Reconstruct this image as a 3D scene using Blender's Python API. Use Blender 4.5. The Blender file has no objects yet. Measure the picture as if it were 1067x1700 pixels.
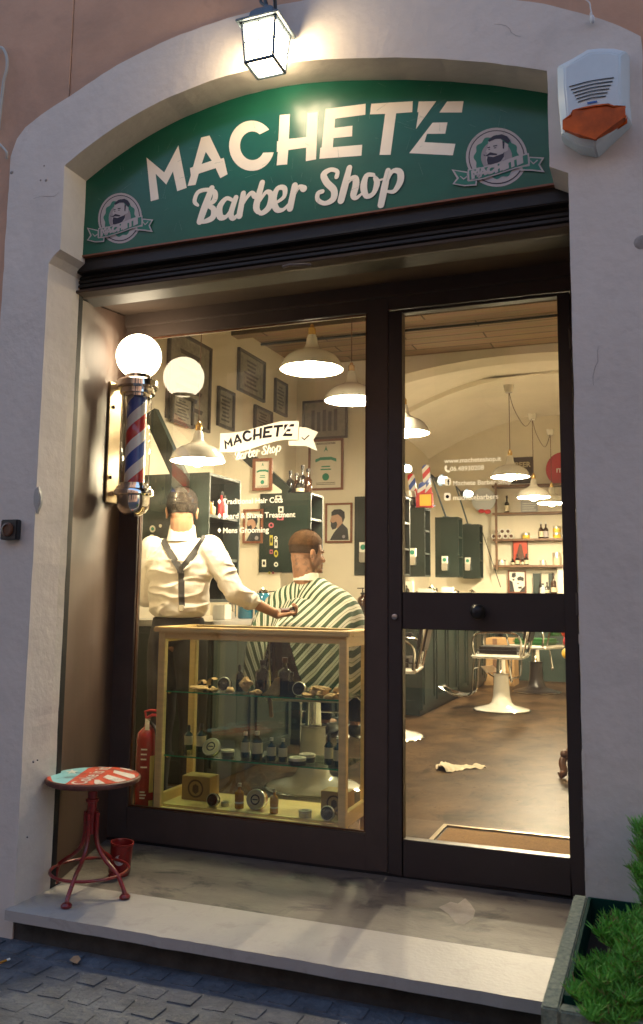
import bpy, bmesh, math, random
from mathutils import Vector, Matrix, noise
random.seed(7)
sc = bpy.context.scene
COL = sc.collection
PI = math.pi
# ---------------------------------------------------------------- camera model (measured from the photo)
FPX, CX, CY = 1458.0, 533.5, 800.0
CAM = Vector((0.0, -3.744, 1.17))
_y, _p, _r = (math.radians(a) for a in (21.13, 7.338, 0.603))
cf = Vector((-math.sin(_y)*math.cos(_p), math.cos(_y)*math.cos(_p), math.sin(_p)))
_r0 = Vector((math.cos(_y), math.sin(_y), 0)); _u0 = _r0.cross(cf)
cr = math.cos(_r)*_r0 + math.sin(_r)*_u0
cu = -math.sin(_r)*_r0 + math.cos(_r)*_u0
def P(px, py, y=None, x=None, z=None):
    """real position of something measured at a photo pixel and standing on a known plane"""
    d = cf + cr*((px-CX)/FPX) - cu*((py-CY)/FPX)
    t = (y-CAM.y)/d.y if y is not None else (x-CAM.x)/d.x if x is not None else (z-CAM.z)/d.z
    return CAM + d*t
# ---------------------------------------------------------------- materials
MATS = {}
def mat(name, col, rough=0.5, metal=0.0, var=0.0, vscale=6.0, bump=0.0, bscale=40.0, emit=None, estr=0.0, col2=None,
        coat=0.0, trans=0.0, ior=1.45, stain=None, stscale=2.0, stamt=0.5, vstretch=None, spec=None, bdist=0.004):
    if name in MATS: return MATS[name]
    m = bpy.data.materials.new(name); m.use_nodes = True
    nt = m.node_tree; b = nt.nodes['Principled BSDF']
    b.inputs['Base Color'].default_value = (*col, 1); b.inputs['Roughness'].default_value = rough
    b.inputs['Metallic'].default_value = metal; b.inputs['IOR'].default_value = ior
    if coat: b.inputs['Coat Weight'].default_value = coat; b.inputs['Coat Roughness'].default_value = (.2 if name == 'sign_green' else .08)
    if trans: b.inputs['Transmission Weight'].default_value = trans
    if spec is not None: b.inputs['Specular IOR Level'].default_value = spec
    if emit: b.inputs['Emission Color'].default_value = (*emit, 1); b.inputs['Emission Strength'].default_value = estr
    L = nt.links.new
    tc = nt.nodes.new('ShaderNodeTexCoord'); vec = tc.outputs['Object']
    if vstretch:
        mp = nt.nodes.new('ShaderNodeMapping'); mp.inputs['Scale'].default_value = vstretch
        L(vec, mp.inputs['Vector']); vec = mp.outputs['Vector']
    out = None
    if var or col2:
        n = nt.nodes.new('ShaderNodeTexNoise'); n.inputs['Scale'].default_value = vscale; n.inputs['Detail'].default_value = 6
        n.inputs['Roughness'].default_value = .65
        L(vec, n.inputs['Vector'])
        r = nt.nodes.new('ShaderNodeValToRGB'); e = r.color_ramp.elements
        c2 = col2 or tuple(min(1, c*(1+var)) for c in col); c1 = col if col2 else tuple(c*(1-var) for c in col)
        e[0].position = .33; e[0].color = (*c1, 1); e[1].position = .68; e[1].color = (*c2, 1)
        L(n.outputs['Fac'], r.inputs['Fac']); out = r.outputs['Color']
    if stain:
        n = nt.nodes.new('ShaderNodeTexNoise'); n.inputs['Scale'].default_value = stscale; n.inputs['Detail'].default_value = 9
        n.inputs['Roughness'].default_value = .7; n.inputs['Distortion'].default_value = .6
        L(vec, n.inputs['Vector'])
        r = nt.nodes.new('ShaderNodeValToRGB'); e = r.color_ramp.elements
        e[0].position = .52; e[0].color = (0, 0, 0, 1); e[1].position = .64; e[1].color = (stamt, stamt, stamt, 1)
        L(n.outputs['Fac'], r.inputs['Fac'])
        mx = nt.nodes.new('ShaderNodeMix'); mx.data_type = 'RGBA'
        L(r.outputs['Color'], mx.inputs['Factor'])
        if out: L(out, mx.inputs['A'])
        else: mx.inputs['A'].default_value = (*col, 1)
        mx.inputs['B'].default_value = (*stain, 1); out = mx.outputs['Result']
    if out: L(out, b.inputs['Base Color'])
    if bump:
        n = nt.nodes.new('ShaderNodeTexNoise'); n.inputs['Scale'].default_value = bscale; n.inputs['Detail'].default_value = 5
        L(vec, n.inputs['Vector'])
        bp = nt.nodes.new('ShaderNodeBump'); bp.inputs['Strength'].default_value = bump; bp.inputs['Distance'].default_value = bdist
        L(n.outputs['Fac'], bp.inputs['Height']); L(bp.outputs['Normal'], b.inputs['Normal'])
    MATS[name] = m
    return m
def glass_mat(name, tint=(1, 1, 1), ior=1.8, rough=0.0):
    m = bpy.data.materials.new(name); m.use_nodes = True; nt = m.node_tree; nt.nodes.clear(); L = nt.links.new
    o = nt.nodes.new('ShaderNodeOutputMaterial'); mx = nt.nodes.new('ShaderNodeMixShader')
    t = nt.nodes.new('ShaderNodeBsdfTransparent'); t.inputs['Color'].default_value = (*tint, 1)
    g = nt.nodes.new('ShaderNodeBsdfGlossy'); g.inputs['Roughness'].default_value = rough
    f = nt.nodes.new('ShaderNodeFresnel'); f.inputs['IOR'].default_value = ior
    gm_ = nt.nodes.new('ShaderNodeNewGeometry'); io = nt.nodes.new('ShaderNodeMix'); io.data_type = 'FLOAT'; io.inputs['A'].default_value = ior; io.inputs['B'].default_value = 1/ior
    L(gm_.outputs['Backfacing'], io.inputs['Factor']); L(io.outputs['Result'], f.inputs['IOR'])
    L(f.outputs['Fac'], mx.inputs['Fac']); L(t.outputs[0], mx.inputs[1]); L(g.outputs[0], mx.inputs[2]); L(mx.outputs[0], o.inputs['Surface'])
    MATS[name] = m
    return m
def attr_mat(name, stops, rough=.6, coat=0.0, bump=0.0, bscale=60, var=None):
    """constant bands over the fractional part of a per-vertex value 's'"""
    m = bpy.data.materials.new(name); m.use_nodes = True; nt = m.node_tree; b = nt.nodes['Principled BSDF']; L = nt.links.new
    b.inputs['Roughness'].default_value = rough
    if coat: b.inputs['Coat Weight'].default_value = coat
    a = nt.nodes.new('ShaderNodeAttribute'); a.attribute_name = 's'
    fr = nt.nodes.new('ShaderNodeMath'); fr.operation = 'FRACT'; L(a.outputs['Fac'], fr.inputs[0])
    r = nt.nodes.new('ShaderNodeValToRGB'); r.color_ramp.interpolation = 'CONSTANT'; e = r.color_ramp.elements
    while len(e) < len(stops): e.new(.5)
    for k, (p, c) in enumerate(stops): e[k].position = p; e[k].color = (*c, 1)
    L(fr.outputs[0], r.inputs['Fac']); L(r.outputs['Color'], b.inputs['Base Color'])
    if bump:
        n = nt.nodes.new('ShaderNodeTexNoise'); n.inputs['Scale'].default_value = bscale
        bp = nt.nodes.new('ShaderNodeBump'); bp.inputs['Strength'].default_value = bump; bp.inputs['Distance'].default_value = .004
        tc = nt.nodes.new('ShaderNodeTexCoord'); L(tc.outputs['Object'], n.inputs['Vector'])
        L(n.outputs['Fac'], bp.inputs['Height']); L(bp.outputs['Normal'], b.inputs['Normal'])
    MATS[name] = m
    return m
def board_mat(name, c1, c2, scale, rough=.5, axis='x', bump=.3):
    """planks: brick pattern of long boards with grain"""
    m = bpy.data.materials.new(name); m.use_nodes = True; nt = m.node_tree; b = nt.nodes['Principled BSDF']; L = nt.links.new
    b.inputs['Roughness'].default_value = rough
    tc = nt.nodes.new('ShaderNodeTexCoord'); br = nt.nodes.new('ShaderNodeTexBrick')
    br.inputs['Scale'].default_value = scale; br.inputs['Color1'].default_value = (*c1, 1); br.inputs['Color2'].default_value = (*c2, 1)
    br.inputs['Mortar'].default_value = (c1[0]*.3, c1[1]*.3, c1[2]*.3, 1); br.inputs['Mortar Size'].default_value = .012
    br.inputs['Brick Width'].default_value = 2.2; br.inputs['Row Height'].default_value = .28
    L(tc.outputs['Object'], br.inputs['Vector'])
    mp = nt.nodes.new('ShaderNodeMapping'); mp.inputs['Scale'].default_value = (3, 40, 40)
    L(tc.outputs['Object'], mp.inputs['Vector'])
    n = nt.nodes.new('ShaderNodeTexNoise'); n.inputs['Scale'].default_value = 1.5; n.inputs['Detail'].default_value = 6
    L(mp.outputs[0], n.inputs['Vector'])
    mx = nt.nodes.new('ShaderNodeMix'); mx.data_type = 'RGBA'; mx.blend_type = 'MULTIPLY'; mx.inputs['Factor'].default_value = .6
    L(br.outputs['Color'], mx.inputs['A']); L(n.outputs['Color'], mx.inputs['B']); L(mx.outputs['Result'], b.inputs['Base Color'])
    bp = nt.nodes.new('ShaderNodeBump'); bp.inputs['Strength'].default_value = bump; bp.inputs['Distance'].default_value = .005
    L(n.outputs['Fac'], bp.inputs['Height']); L(bp.outputs['Normal'], b.inputs['Normal'])
    MATS[name] = m
    return m
M = MATS
mat('plaster', (.555, .49, .435), .88, var=.05, vscale=3.2, bump=.5, bscale=24, stain=(.42, .37, .33), stscale=4.5, stamt=.30, bdist=.006)
mat('reveal_plaster', (.55, .49, .42), .88, var=.09, vscale=3.5, bump=.8, bscale=22, stain=(.38, .33, .27), stscale=3, stamt=.5)
mat('terracotta', (.47, .275, .180), .92, var=.13, vscale=1.6, bump=.6, bscale=18, stain=(.34, .205, .14), stscale=1.3, stamt=.6)
mat('brown_metal', (.080, .060, .052), .42, var=.10, vscale=5, bump=.05, bscale=60, spec=.4)
mat('soffit_paint', (.060, .043, .034), .75, var=.1, spec=.15)
mat('door_paint', (.050, .039, .037), .4, var=.08, vscale=4, bump=.05, bscale=80)
mat('brown_panel', (.072, .044, .033), .55, var=.10, vscale=4, vstretch=(6, 6, .6))
mat('black_strip', (.008, .008, .009), .6)
mat('shutter_metal', (.012, .010, .009), .5, var=.2, bump=.1)
mat('sign_green', (.006, .088, .056), .34, var=.12, vscale=3, coat=.35, spec=.3, stain=(.012, .10, .065), stscale=7, stamt=.3, vstretch=(1, 1, 2.5))
mat('sign_cream', (.78, .70, .60), .5, var=.04, vscale=12)
mat('emblem_pale', (.40, .36, .36), .5); mat('emblem_dark', (.016, .013, .03), .5); mat('emblem_green', (.02, .15, .105), .5)
mat('emblem_grey', (.27, .24, .25), .5)
mat('marble', (.36, .33, .305), .5, var=.05, vscale=5, stain=(.25, .22, .20), stscale=11, stamt=.4, bump=.3, bscale=60)
mat('threshold_stone', (.125, .106, .095), .6, var=.25, vscale=3.5, stain=(.030, .028, .030), stscale=3.6, stamt=1.0, bump=.35, bscale=40, vstretch=(1.1, 1.9, 1))
mat('pale_stain', (.27, .235, .21), .7, var=.2, vscale=20)
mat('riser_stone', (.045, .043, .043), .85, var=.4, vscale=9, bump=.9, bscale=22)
mat('pavement', (.075, .082, .098), .7, var=.4, vscale=7, bump=1.0, bscale=34, bdist=.01)
mat('chrome', (.82, .80, .76), .08, 1.0); mat('brushed', (.6, .58, .55), .3, 1.0, var=.1)
mat('plate_metal', (.34, .27, .17), .32, 1.0, var=.15)
mat('brass', (.75, .50, .18), .25, 1.0)
mat('black_metal', (.015, .015, .017), .4); mat('black_rubber', (.012, .012, .012), .6)
mat('lantern_metal', (.08, .11, .14), .4, .2, var=.15)
mat('lamp_glass', (.9, .85, .75), .3, emit=(1, .80, .50), estr=15)
mat('globe_glow', (.95, .9, .8), .3, emit=(1, .82, .56), estr=4.2)
mat('bulb_glow', (1, .9, .7), .3, emit=(1, .83, .56), estr=275); mat('rear_bulb_glow', (1, .9, .7), .3, emit=(1, .83, .56), estr=900)
mat('spot_glow', (1, .95, .85), .3, emit=(1, .84, .62), estr=16)
mat('enamel_white', (.78, .75, .66), .22, coat=.6, var=.04, vscale=8); mat('enamel_shade', (.62, .62, .56), .25, coat=.5)
mat('siren_white', (.50, .56, .58), .35, coat=.3, var=.06, vscale=5); mat('siren_side', (.36, .37, .36), .45)
mat('siren_amber', (.50, .085, .006), .35, spec=.3, var=.35, vscale=9)
mat('dark_grille', (.05, .05, .055), .6)
mat('red_paint', (.20, .011, .012), .32, coat=.3, stain=(.05, .02, .018), stscale=13, stamt=.85, var=.2, vscale=7)
mat('stool_rim', (.09, .028, .02), .5, var=.6, vscale=14); mat('stool_orange', (.50, .055, .02), .45, var=.15, vscale=12, stain=(.08, .03, .02), stscale=10, stamt=.8)
mat('stool_blue', (.22, .50, .55), .45, stain=(.03, .03, .03), stscale=11, stamt=.9, var=.08); mat('stool_white', (.66, .62, .55), .45, stain=(.1, .08, .06), stscale=14, stamt=.6)
mat('cream_wall', (.66, .60, .47), .85, var=.05, vscale=2, bump=.15, bscale=20)
mat('vault_plaster', (.78, .72, .60), .9, var=.06, vscale=1.5, bump=.2, bscale=15)
mat('shop_floor', (.062, .038, .020), .40, spec=.045, var=.6, vscale=2.6, stain=(.010, .006, .003), stscale=3.0, stamt=.9, bump=.12, bscale=9, vstretch=(1.4, 1, 1))
board_mat('ceiling_wood', (.46, .31, .20), (.33, .22, .145), 1.6, .7)
mat('green_cabinet', (.008, .017, .013), .42, var=.14, vscale=5, vstretch=(2, 2, .5), bump=.05)
mat('green_dark', (.014, .03, .024), .5)
mat('pine', (.80, .58, .24), .42, var=.10, vscale=5, vstretch=(1, 1, 8), coat=.2)
mat('wood_brown', (.09, .035, .016), .4, var=.3, vscale=5, vstretch=(8, 8, 1))
mat('shelf_wood', (.16, .085, .045), .5, var=.2, vscale=9); mat('frame_wood', (.17, .06, .03), .4, var=.25, vscale=14)
mat('frame_dark', (.045, .035, .028), .45); mat('paper', (.62, .58, .48), .7, var=.04); mat('paper_old', (.16, .145, .115), .7, col2=(.27, .24, .19), vscale=22)
mat('poster_pale', (.60, .58, .46), .5); mat('poster_ink', (.025, .03, .035), .6); mat('skin_print', (.42, .25, .17), .6); mat('green_ink', (.02, .22, .14), .6)
mat('counter_top', (.42, .40, .37), .3, var=.08, coat=.3); mat('amber_glass', (.035, .014, .006), .1, coat=.6); mat('dark_bottle', (.012, .012, .012), .12, coat=.6)
mat('green_liquid', (.004, .030, .036), .12, coat=.5); mat('blue_liquid', (.03, .18, .28), .1, coat=.8); mat('amber_oil', (.45, .20, .03), .1, coat=.6)
mat('label_cream', (.60, .52, .36), .6); mat('label_teal', (.02, .15, .15), .6); mat('tin_silver', (.62, .58, .5), .3, .8); mat('tin_lid', (.50, .42, .27), .4)
mat('cardboard', (.40, .24, .10), .8, var=.12, vscale=9); mat('wood_chip', (.58, .37, .17), .75, var=.25, vscale=30, bump=.5, bscale=60)
mat('yellow_tin', (.75, .46, .06), .4); mat('label_white', (.7, .68, .6), .6)
mat('extinguisher_red', (.20, .006, .006), .25, coat=.5); mat('label_yellow', (.52, .44, .12), .6)
mat('shirt', (.72, .67, .59), .8, var=.03, vscale=30, bump=.35, bscale=9, bdist=.02); mat('trousers', (.014, .013, .014), .85, bump=.2, bscale=40)
mat('suspender', (.022, .021, .022), .7); mat('skin', (.34, .17, .095), .55, var=.08, vscale=12, bump=.08, bscale=90)
mat('tattooed_skin', (.30, .155, .09), .55, stain=(.035, .035, .035), stscale=26, stamt=.75)
mat('dark_hair', (.009, .006, .004), .85, spec=.15, bump=.9, bscale=190, var=.3, vscale=40, vstretch=(1, 1, .3)); mat('brown_hair', (.060, .028, .010), .8, spec=.15, bump=.9, bscale=190, var=.3, vscale=50, vstretch=(1, .4, 1))
mat('hair_fade', (.040, .022, .012), .8, spec=.15, var=.15, vscale=60); mat('white_collar', (.75, .70, .58), .8); mat('leather_black', (.015, .013, .013), .3, bump=.2, bscale=70)
mat('leather_wine', (.045, .012, .012), .35, bump=.15, bscale=60); mat('green_leather', (.02, .12, .03), .4)
mat('towel', (.60, .52, .38), .95, bump=.5, bscale=60); mat('coir', (.19, .10, .028), .95, bump=.9, bscale=240, var=.25, vscale=90)
mat('planter_stone', (.25, .27, .19), .9, col2=(.10, .13, .10), vscale=85, bump=1.0, bscale=60); mat('green_plastic', (.005, .040, .030), .85, spec=.1); mat('soil', (.03, .02, .014), .95)
mat('cypress_leaf', (.10, .33, .03), .65, var=.35, vscale=9); mat('cypress_leaf_young', (.17, .42, .07), .65, var=.3, vscale=9)
mat('stem_wood', (.10, .08, .03), .8); mat('conduit_grey', (.34, .32, .29), .5); mat('cable_white', (.5, .5, .5), .5)
mat('sticker_pink', (.45, .10, .13), .6); mat('sticker_black', (.01, .01, .01), .6); mat('sticker_yellow', (.5, .42, .05), .6)
mat('red_paint_flat', (.42, .03, .035), .5); mat('blue_flat', (.03, .10, .32), .5); mat('pale_lettering', (.8, .76, .66), .6)
mat('dry_leaf', (.33, .19, .10), .8, var=.2, vscale=40); mat('cigarette_paper', (.7, .68, .62), .8)
mat('crack_shadow', (.27, .24, .22), .9, var=.2, vscale=30)
M['pane'] = glass_mat('pane', (.97, .98, .95), 1.95)
_nt = M['pane'].node_tree; _o = [n for n in _nt.nodes if n.type == 'OUTPUT_MATERIAL'][0]; _src = _o.inputs['Surface'].links[0].from_socket
_d = _nt.nodes.new('ShaderNodeBsdfTranslucent'); _d.inputs['Color'].default_value = (.8, .8, .75, 1); _x = _nt.nodes.new('ShaderNodeMixShader')
_tc = _nt.nodes.new('ShaderNodeTexCoord'); _mp = _nt.nodes.new('ShaderNodeMapping'); _mp.inputs['Rotation'].default_value = (0, .6, 0); _mp.inputs['Scale'].default_value = (2, 1, 7)
_n = _nt.nodes.new('ShaderNodeTexNoise'); _n.inputs['Scale'].default_value = 1.6; _n.inputs['Detail'].default_value = 7; _r = _nt.nodes.new('ShaderNodeMapRange')
_r.inputs['From Min'].default_value = .4; _r.inputs['From Max'].default_value = .75; _r.inputs['To Min'].default_value = .003; _r.inputs['To Max'].default_value = .020
_nt.links.new(_tc.outputs['Object'], _mp.inputs['Vector']); _nt.links.new(_mp.outputs[0], _n.inputs['Vector']); _nt.links.new(_n.outputs['Fac'], _r.inputs['Value']); _nt.links.new(_r.outputs[0], _x.inputs['Fac'])
_nt.links.new(_src, _x.inputs[1]); _nt.links.new(_d.outputs[0], _x.inputs[2]); _nt.links.new(_x.outputs[0], _o.inputs['Surface'])
mat('cypress_leaf_dry', (.22, .15, .05), .8, var=.3); mat('sign_scratch', (.10, .20, .15), .6)
M['case_glass'] = glass_mat('case_glass', (.93, .96, .92), 1.5); M['shelf_glass'] = glass_mat('shelf_glass', (.82, .93, .87), 1.5)
mat('glass_edge', (.02, .30, .17), .15, coat=.4)
M['pole_tube_glass'] = glass_mat('pole_tube_glass', (.98, .98, .96), 1.6); M['mirror'] = mat('mirror', (.8, .82, .78), .03, 1.0)
_m = M['pale_lettering']; _nt = _m.node_tree; _b = _nt.nodes['Principled BSDF']; _o = [n for n in _nt.nodes if n.type == 'OUTPUT_MATERIAL'][0]
_t = _nt.nodes.new('ShaderNodeBsdfTranslucent'); _t.inputs['Color'].default_value = (.95, .92, .85, 1); _x = _nt.nodes.new('ShaderNodeMixShader'); _x.inputs['Fac'].default_value = .5
_nt.links.new(_b.outputs[0], _x.inputs[1]); _nt.links.new(_t.outputs[0], _x.inputs[2]); _nt.links.new(_x.outputs[0], _o.inputs['Surface'])
attr_mat('pole_stripe', [(0, (.03, .09, .42)), (.27, (.85, .83, .80)), (.5, (.62, .03, .035)), (.77, (.85, .83, .80))], .3, .4)
attr_mat('cape_stripe', [(0, (.008, .038, .012)), (.47, (.50, .46, .37)), (.60, (.50, .46, .37)), (.68, (.06, .10, .045)), (.73, (.50, .46, .37))], .85, bump=.25, bscale=14)
# ---------------------------------------------------------------- mesh building
class MB:
    def __init__(s): s.v = []; s.f = []; s.m = []; s.s = []
    def add(s, vs, fs, mi=0, sv=None):
        n = len(s.v); s.v += [tuple(v) for v in vs]; s.f += [tuple(i+n for i in f) for f in fs]; s.m += [mi]*len(fs)
        s.s += list(sv) if sv else [0.0]*len(vs); return s
    def box(s, lo, hi, mi=0, mtx=None):
        x0, y0, z0 = lo; x1, y1, z1 = hi
        vs = [Vector(p) for p in ((x0,y0,z0),(x1,y0,z0),(x1,y1,z0),(x0,y1,z0),(x0,y0,z1),(x1,y0,z1),(x1,y1,z1),(x0,y1,z1))]
        if mtx: vs = [mtx @ v for v in vs]
        return s.add(vs, [(0,3,2,1),(4,5,6,7),(0,1,5,4),(1,2,6,5),(2,3,7,6),(3,0,4,7)], mi)
    def lathe(s, prof, c=(0,0,0), n=24, mi=0, mtx=None, sx=1.0, sy=1.0):
        c = Vector(c); vs = []; fs = []
        for r, z in prof:
            for k in range(n):
                a = 2*PI*k/n; v = Vector((r*math.cos(a)*sx, r*math.sin(a)*sy, z))
                if mtx: v = mtx @ v
                vs.append(v + c)
        for i in range(len(prof)-1):
            for k in range(n):
                k2 = (k+1) % n; fs.append((i*n+k, i*n+k2, (i+1)*n+k2, (i+1)*n+k))
        if prof[0][0] > 1e-5: fs.append(tuple(reversed(range(n))))
        if prof[-1][0] > 1e-5 and not (len(prof) == 2 and prof[0][1] == prof[1][1]): fs.append(tuple((len(prof)-1)*n+k for k in range(n)))
        return s.add(vs, fs, mi)
    def tube(s, pts, r, n=10, mi=0, closed=False, flat=1.0):
        pts = [Vector(p) for p in pts]; N = len(pts); rs = r if isinstance(r, (list, tuple)) else [r]*N
        vs = []; fs = []; ref = None
        for i, p in enumerate(pts):
            t = (pts[(i+1) % N]-pts[i-1]) if closed else (pts[min(i+1, N-1)]-pts[max(i-1, 0)])
            t.normalize()
            if ref is None: ref = Vector((0,0,1)) if abs(t.z) < .9 else Vector((1,0,0))
            a = (ref - t*ref.dot(t)).normalized(); b = t.cross(a); ref = a
            for k in range(n):
                w = 2*PI*k/n; vs.append(p + a*(math.cos(w)*rs[i]) + b*(math.sin(w)*rs[i]*flat))
        for i in range(N if closed else N-1):
            j = (i+1) % N
            for k in range(n):
                k2 = (k+1) % n; fs.append((i*n+k, i*n+k2, j*n+k2, j*n+k))
        if not closed: fs.append(tuple(reversed(range(n)))); fs.append(tuple((N-1)*n+k for k in range(n)))
        return s.add(vs, fs, mi)
    def cyl(s, a, b, r, r2=None, n=16, mi=0): return s.tube([a, b], [r, r if r2 is None else r2], n, mi)
    def ell(s, c, rad, n=20, m=12, mi=0, mtx=None):
        c = Vector(c); vs = []; fs = []
        for i in range(m+1):
            ph = PI*i/m
            for k in range(n):
                a = 2*PI*k/n; v = Vector((rad[0]*math.sin(ph)*math.cos(a), rad[1]*math.sin(ph)*math.sin(a), rad[2]*math.cos(ph)))
                if mtx: v = mtx @ v
                vs.append(c+v)
        for i in range(m):
            for k in range(n):
                k2 = (k+1) % n; fs.append((i*n+k, (i+1)*n+k, (i+1)*n+k2, i*n+k2))
        return s.add(vs, fs, mi)
    def cap(s, a, b, r1, r2=None, n=14, mi=0):
        a = Vector(a); b = Vector(b); r2 = r1 if r2 is None else r2; d = (b-a).normalized(); pts = []; rs = []
        for k in range(5):
            w = PI/2*k/5; pts.append(a - d*(math.cos(w)*r1)); rs.append(max(1e-4, math.sin(w)*r1))
        pts += [a, b]; rs += [r1, r2]
        for k in range(4, -1, -1):
            w = PI/2*k/5; pts.append(b + d*(math.cos(w)*r2)); rs.append(max(1e-4, math.sin(w)*r2))
        return s.tube(pts, rs, n, mi)
    def poly(s, pts, th=0.0, nrm=None, mi=0):
        """flat polygon (any plane), tessellated, optionally with thickness along nrm"""
        from mathutils.geometry import delaunay_2d_cdt
        loops = pts if isinstance(pts[0], (list,)) else [pts]
        loops = [[Vector(p) for p in l] for l in loops]; flat = [p for l in loops for p in l]
        N_ = Vector((0, 0, 0)); l0 = loops[0]
        for k in range(len(l0)): N_ += (l0[k]-l0[0]).cross(l0[(k+1) % len(l0)]-l0[0])
        N_.normalize(); A_ = (Vector((1, 0, 0)) if abs(N_.x) < .8 else Vector((0, 1, 0))); A_ = (A_-N_*A_.dot(N_)).normalized(); B_ = N_.cross(A_); O_ = l0[0]
        to2 = lambda p: Vector(((p-O_).dot(A_), (p-O_).dot(B_)))
        loops2 = [[to2(p) for p in l] for l in loops]; ed = []; o = 0
        for l in loops: ed += [(o+k, o+(k+1) % len(l)) for k in range(len(l))]; o += len(l)
        ov, _, of, oo, _, _ = delaunay_2d_cdt([q for l in loops2 for q in l], ed, [], 0, 1e-7, True)
        def inside(q):
            c = False
            for l in loops2:
                j = len(l)-1
                for i in range(len(l)):
                    if (l[i].y > q.y) != (l[j].y > q.y) and q.x < (l[j].x-l[i].x)*(q.y-l[i].y)/(l[j].y-l[i].y)+l[i].x: c = not c
                    j = i
            return c
        nf = len(flat); mp = {}; extra = []
        for i, q in enumerate(ov):
            if oo[i]: mp[i] = oo[i][0]
            else: mp[i] = nf+len(extra); extra.append(O_+A_*q.x+B_*q.y)
        tris = [tuple(mp[i] for i in f) for f in of if inside(sum((ov[i] for i in f), Vector((0, 0)))/len(f))]
        tris = [t for t in tris if len(set(t)) == 3]; loops_n = nf; flat = flat+extra
        if th:
            nrm = Vector(nrm).normalized()
            top = [p + nrm*th for p in flat]; n = len(flat)
            fs = []
            for t in tris:
                a, b, c = (top[i] for i in t)
                t2 = t if (b-a).cross(c-a).dot(nrm) > 0 else tuple(reversed(t))
                fs.append(t2)
                fs.append(tuple(i+n for i in reversed(t2)))
            o = 0
            for l in loops:
                for k in range(len(l)):
                    a, b = o+k, o+(k+1) % len(l); fs.append((a, b, b+n, a+n))
                o += len(l)
            s.add(top+flat, fs, mi)
        else: s.add(flat, [tuple(t) for t in tris], mi)
        return s
def empty(name, loc, label=None, cat=None, group=None, rz=0.0):
    o = bpy.data.objects.new(name, None); COL.objects.link(o); o.location = loc; o.rotation_euler = (0, 0, rz); o.empty_display_size = .1
    tag(o, label, cat, group); return o
def tag(o, label=None, cat=None, group=None, kind=None):
    if label: o['label'] = label
    if cat: o['category'] = cat
    if group: o['group'] = group
    if kind: o['kind'] = kind
    return o
def wloc(o):
    v = Vector((0, 0, 0))
    while o is not None: v += Vector(o.location); o = o.parent
    return v
def obj(name, mb, m, parent=None, smooth=False, bevel=0.0, world=True, origin=None, seg=2, **tags):
    """link one mesh object. world=True: vertices are given in world space and re-based on the parent / origin"""
    me = bpy.data.meshes.new(name); me.from_pydata(mb.v, [], mb.f)
    ms = m if isinstance(m, (list, tuple)) else [m]
    for x in ms: me.materials.append(MATS[x] if isinstance(x, str) else x)
    for p, i in zip(me.polygons, mb.m): p.material_index = i
    if any(mb.s):
        at = me.attributes.new('s', 'FLOAT', 'POINT')
        for i, v in enumerate(mb.s): at.data[i].value = v
    off = Vector((0, 0, 0))
    if origin is not None: off = Vector(origin)
    elif parent is not None and world: off = wloc(parent)
    if off.length: me.transform(Matrix.Translation(-off))
    bm = bmesh.new(); bm.from_mesh(me)
    if bevel:
        bmesh.ops.remove_doubles(bm, verts=bm.verts, dist=1e-6)
        es = [e for e in bm.edges if len(e.link_faces) == 2 and e.calc_face_angle(0) > .5]
        bmesh.ops.bevel(bm, geom=es, offset=bevel, segments=seg, affect='EDGES', clamp_overlap=True)
    bmesh.ops.recalc_face_normals(bm, faces=bm.faces) if not any(mb.s) else None
    bm.to_mesh(me); bm.free()
    if smooth:
        me.polygons.foreach_set('use_smooth', [True]*len(me.polygons))
        try: me.set_sharp_from_angle(angle=math.radians(smooth if smooth is not True else 40))
        except Exception: pass
    o = bpy.data.objects.new(name, me); COL.objects.link(o)
    if parent is not None: o.parent = parent
    if origin is not None: o.location = off
    tag(o, **tags); return o
def copy_tree(o, parent=None):
    c = o.copy(); COL.objects.link(c)
    if parent is not None: c.parent = parent
    for ch in list(o.children): copy_tree(ch, c)
    return c
def organic(name, mb, m, parent=None, voxel=.006, it=6, fac=.5, post=None, **tags):
    me = bpy.data.meshes.new(name+'_src'); me.from_pydata(mb.v, [], mb.f)
    o = bpy.data.objects.new(name+'_src', me); COL.objects.link(o)
    r = o.modifiers.new('r', 'REMESH'); r.mode = 'VOXEL'; r.voxel_size = voxel; r.adaptivity = 0
    if it: s_ = o.modifiers.new('s', 'SMOOTH'); s_.iterations = it; s_.factor = fac
    dg = bpy.context.evaluated_depsgraph_get(); dg.update()
    me2 = bpy.data.meshes.new_from_object(o.evaluated_get(dg))
    bpy.data.objects.remove(o); bpy.data.meshes.remove(me)
    if post:
        for v in me2.vertices: v.co = post(Vector(v.co))
    me2.name = name; me2.materials.clear()
    for x in (m if isinstance(m, (list, tuple)) else [m]): me2.materials.append(MATS[x])
    off = wloc(parent) if parent is not None else Vector((0, 0, 0))
    me2.transform(Matrix.Translation(-off))
    me2.polygons.foreach_set('use_smooth', [True]*len(me2.polygons))
    o2 = bpy.data.objects.new(name, me2); COL.objects.link(o2)
    if parent is not None: o2.parent = parent
    tag(o2, **tags); return o2
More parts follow.
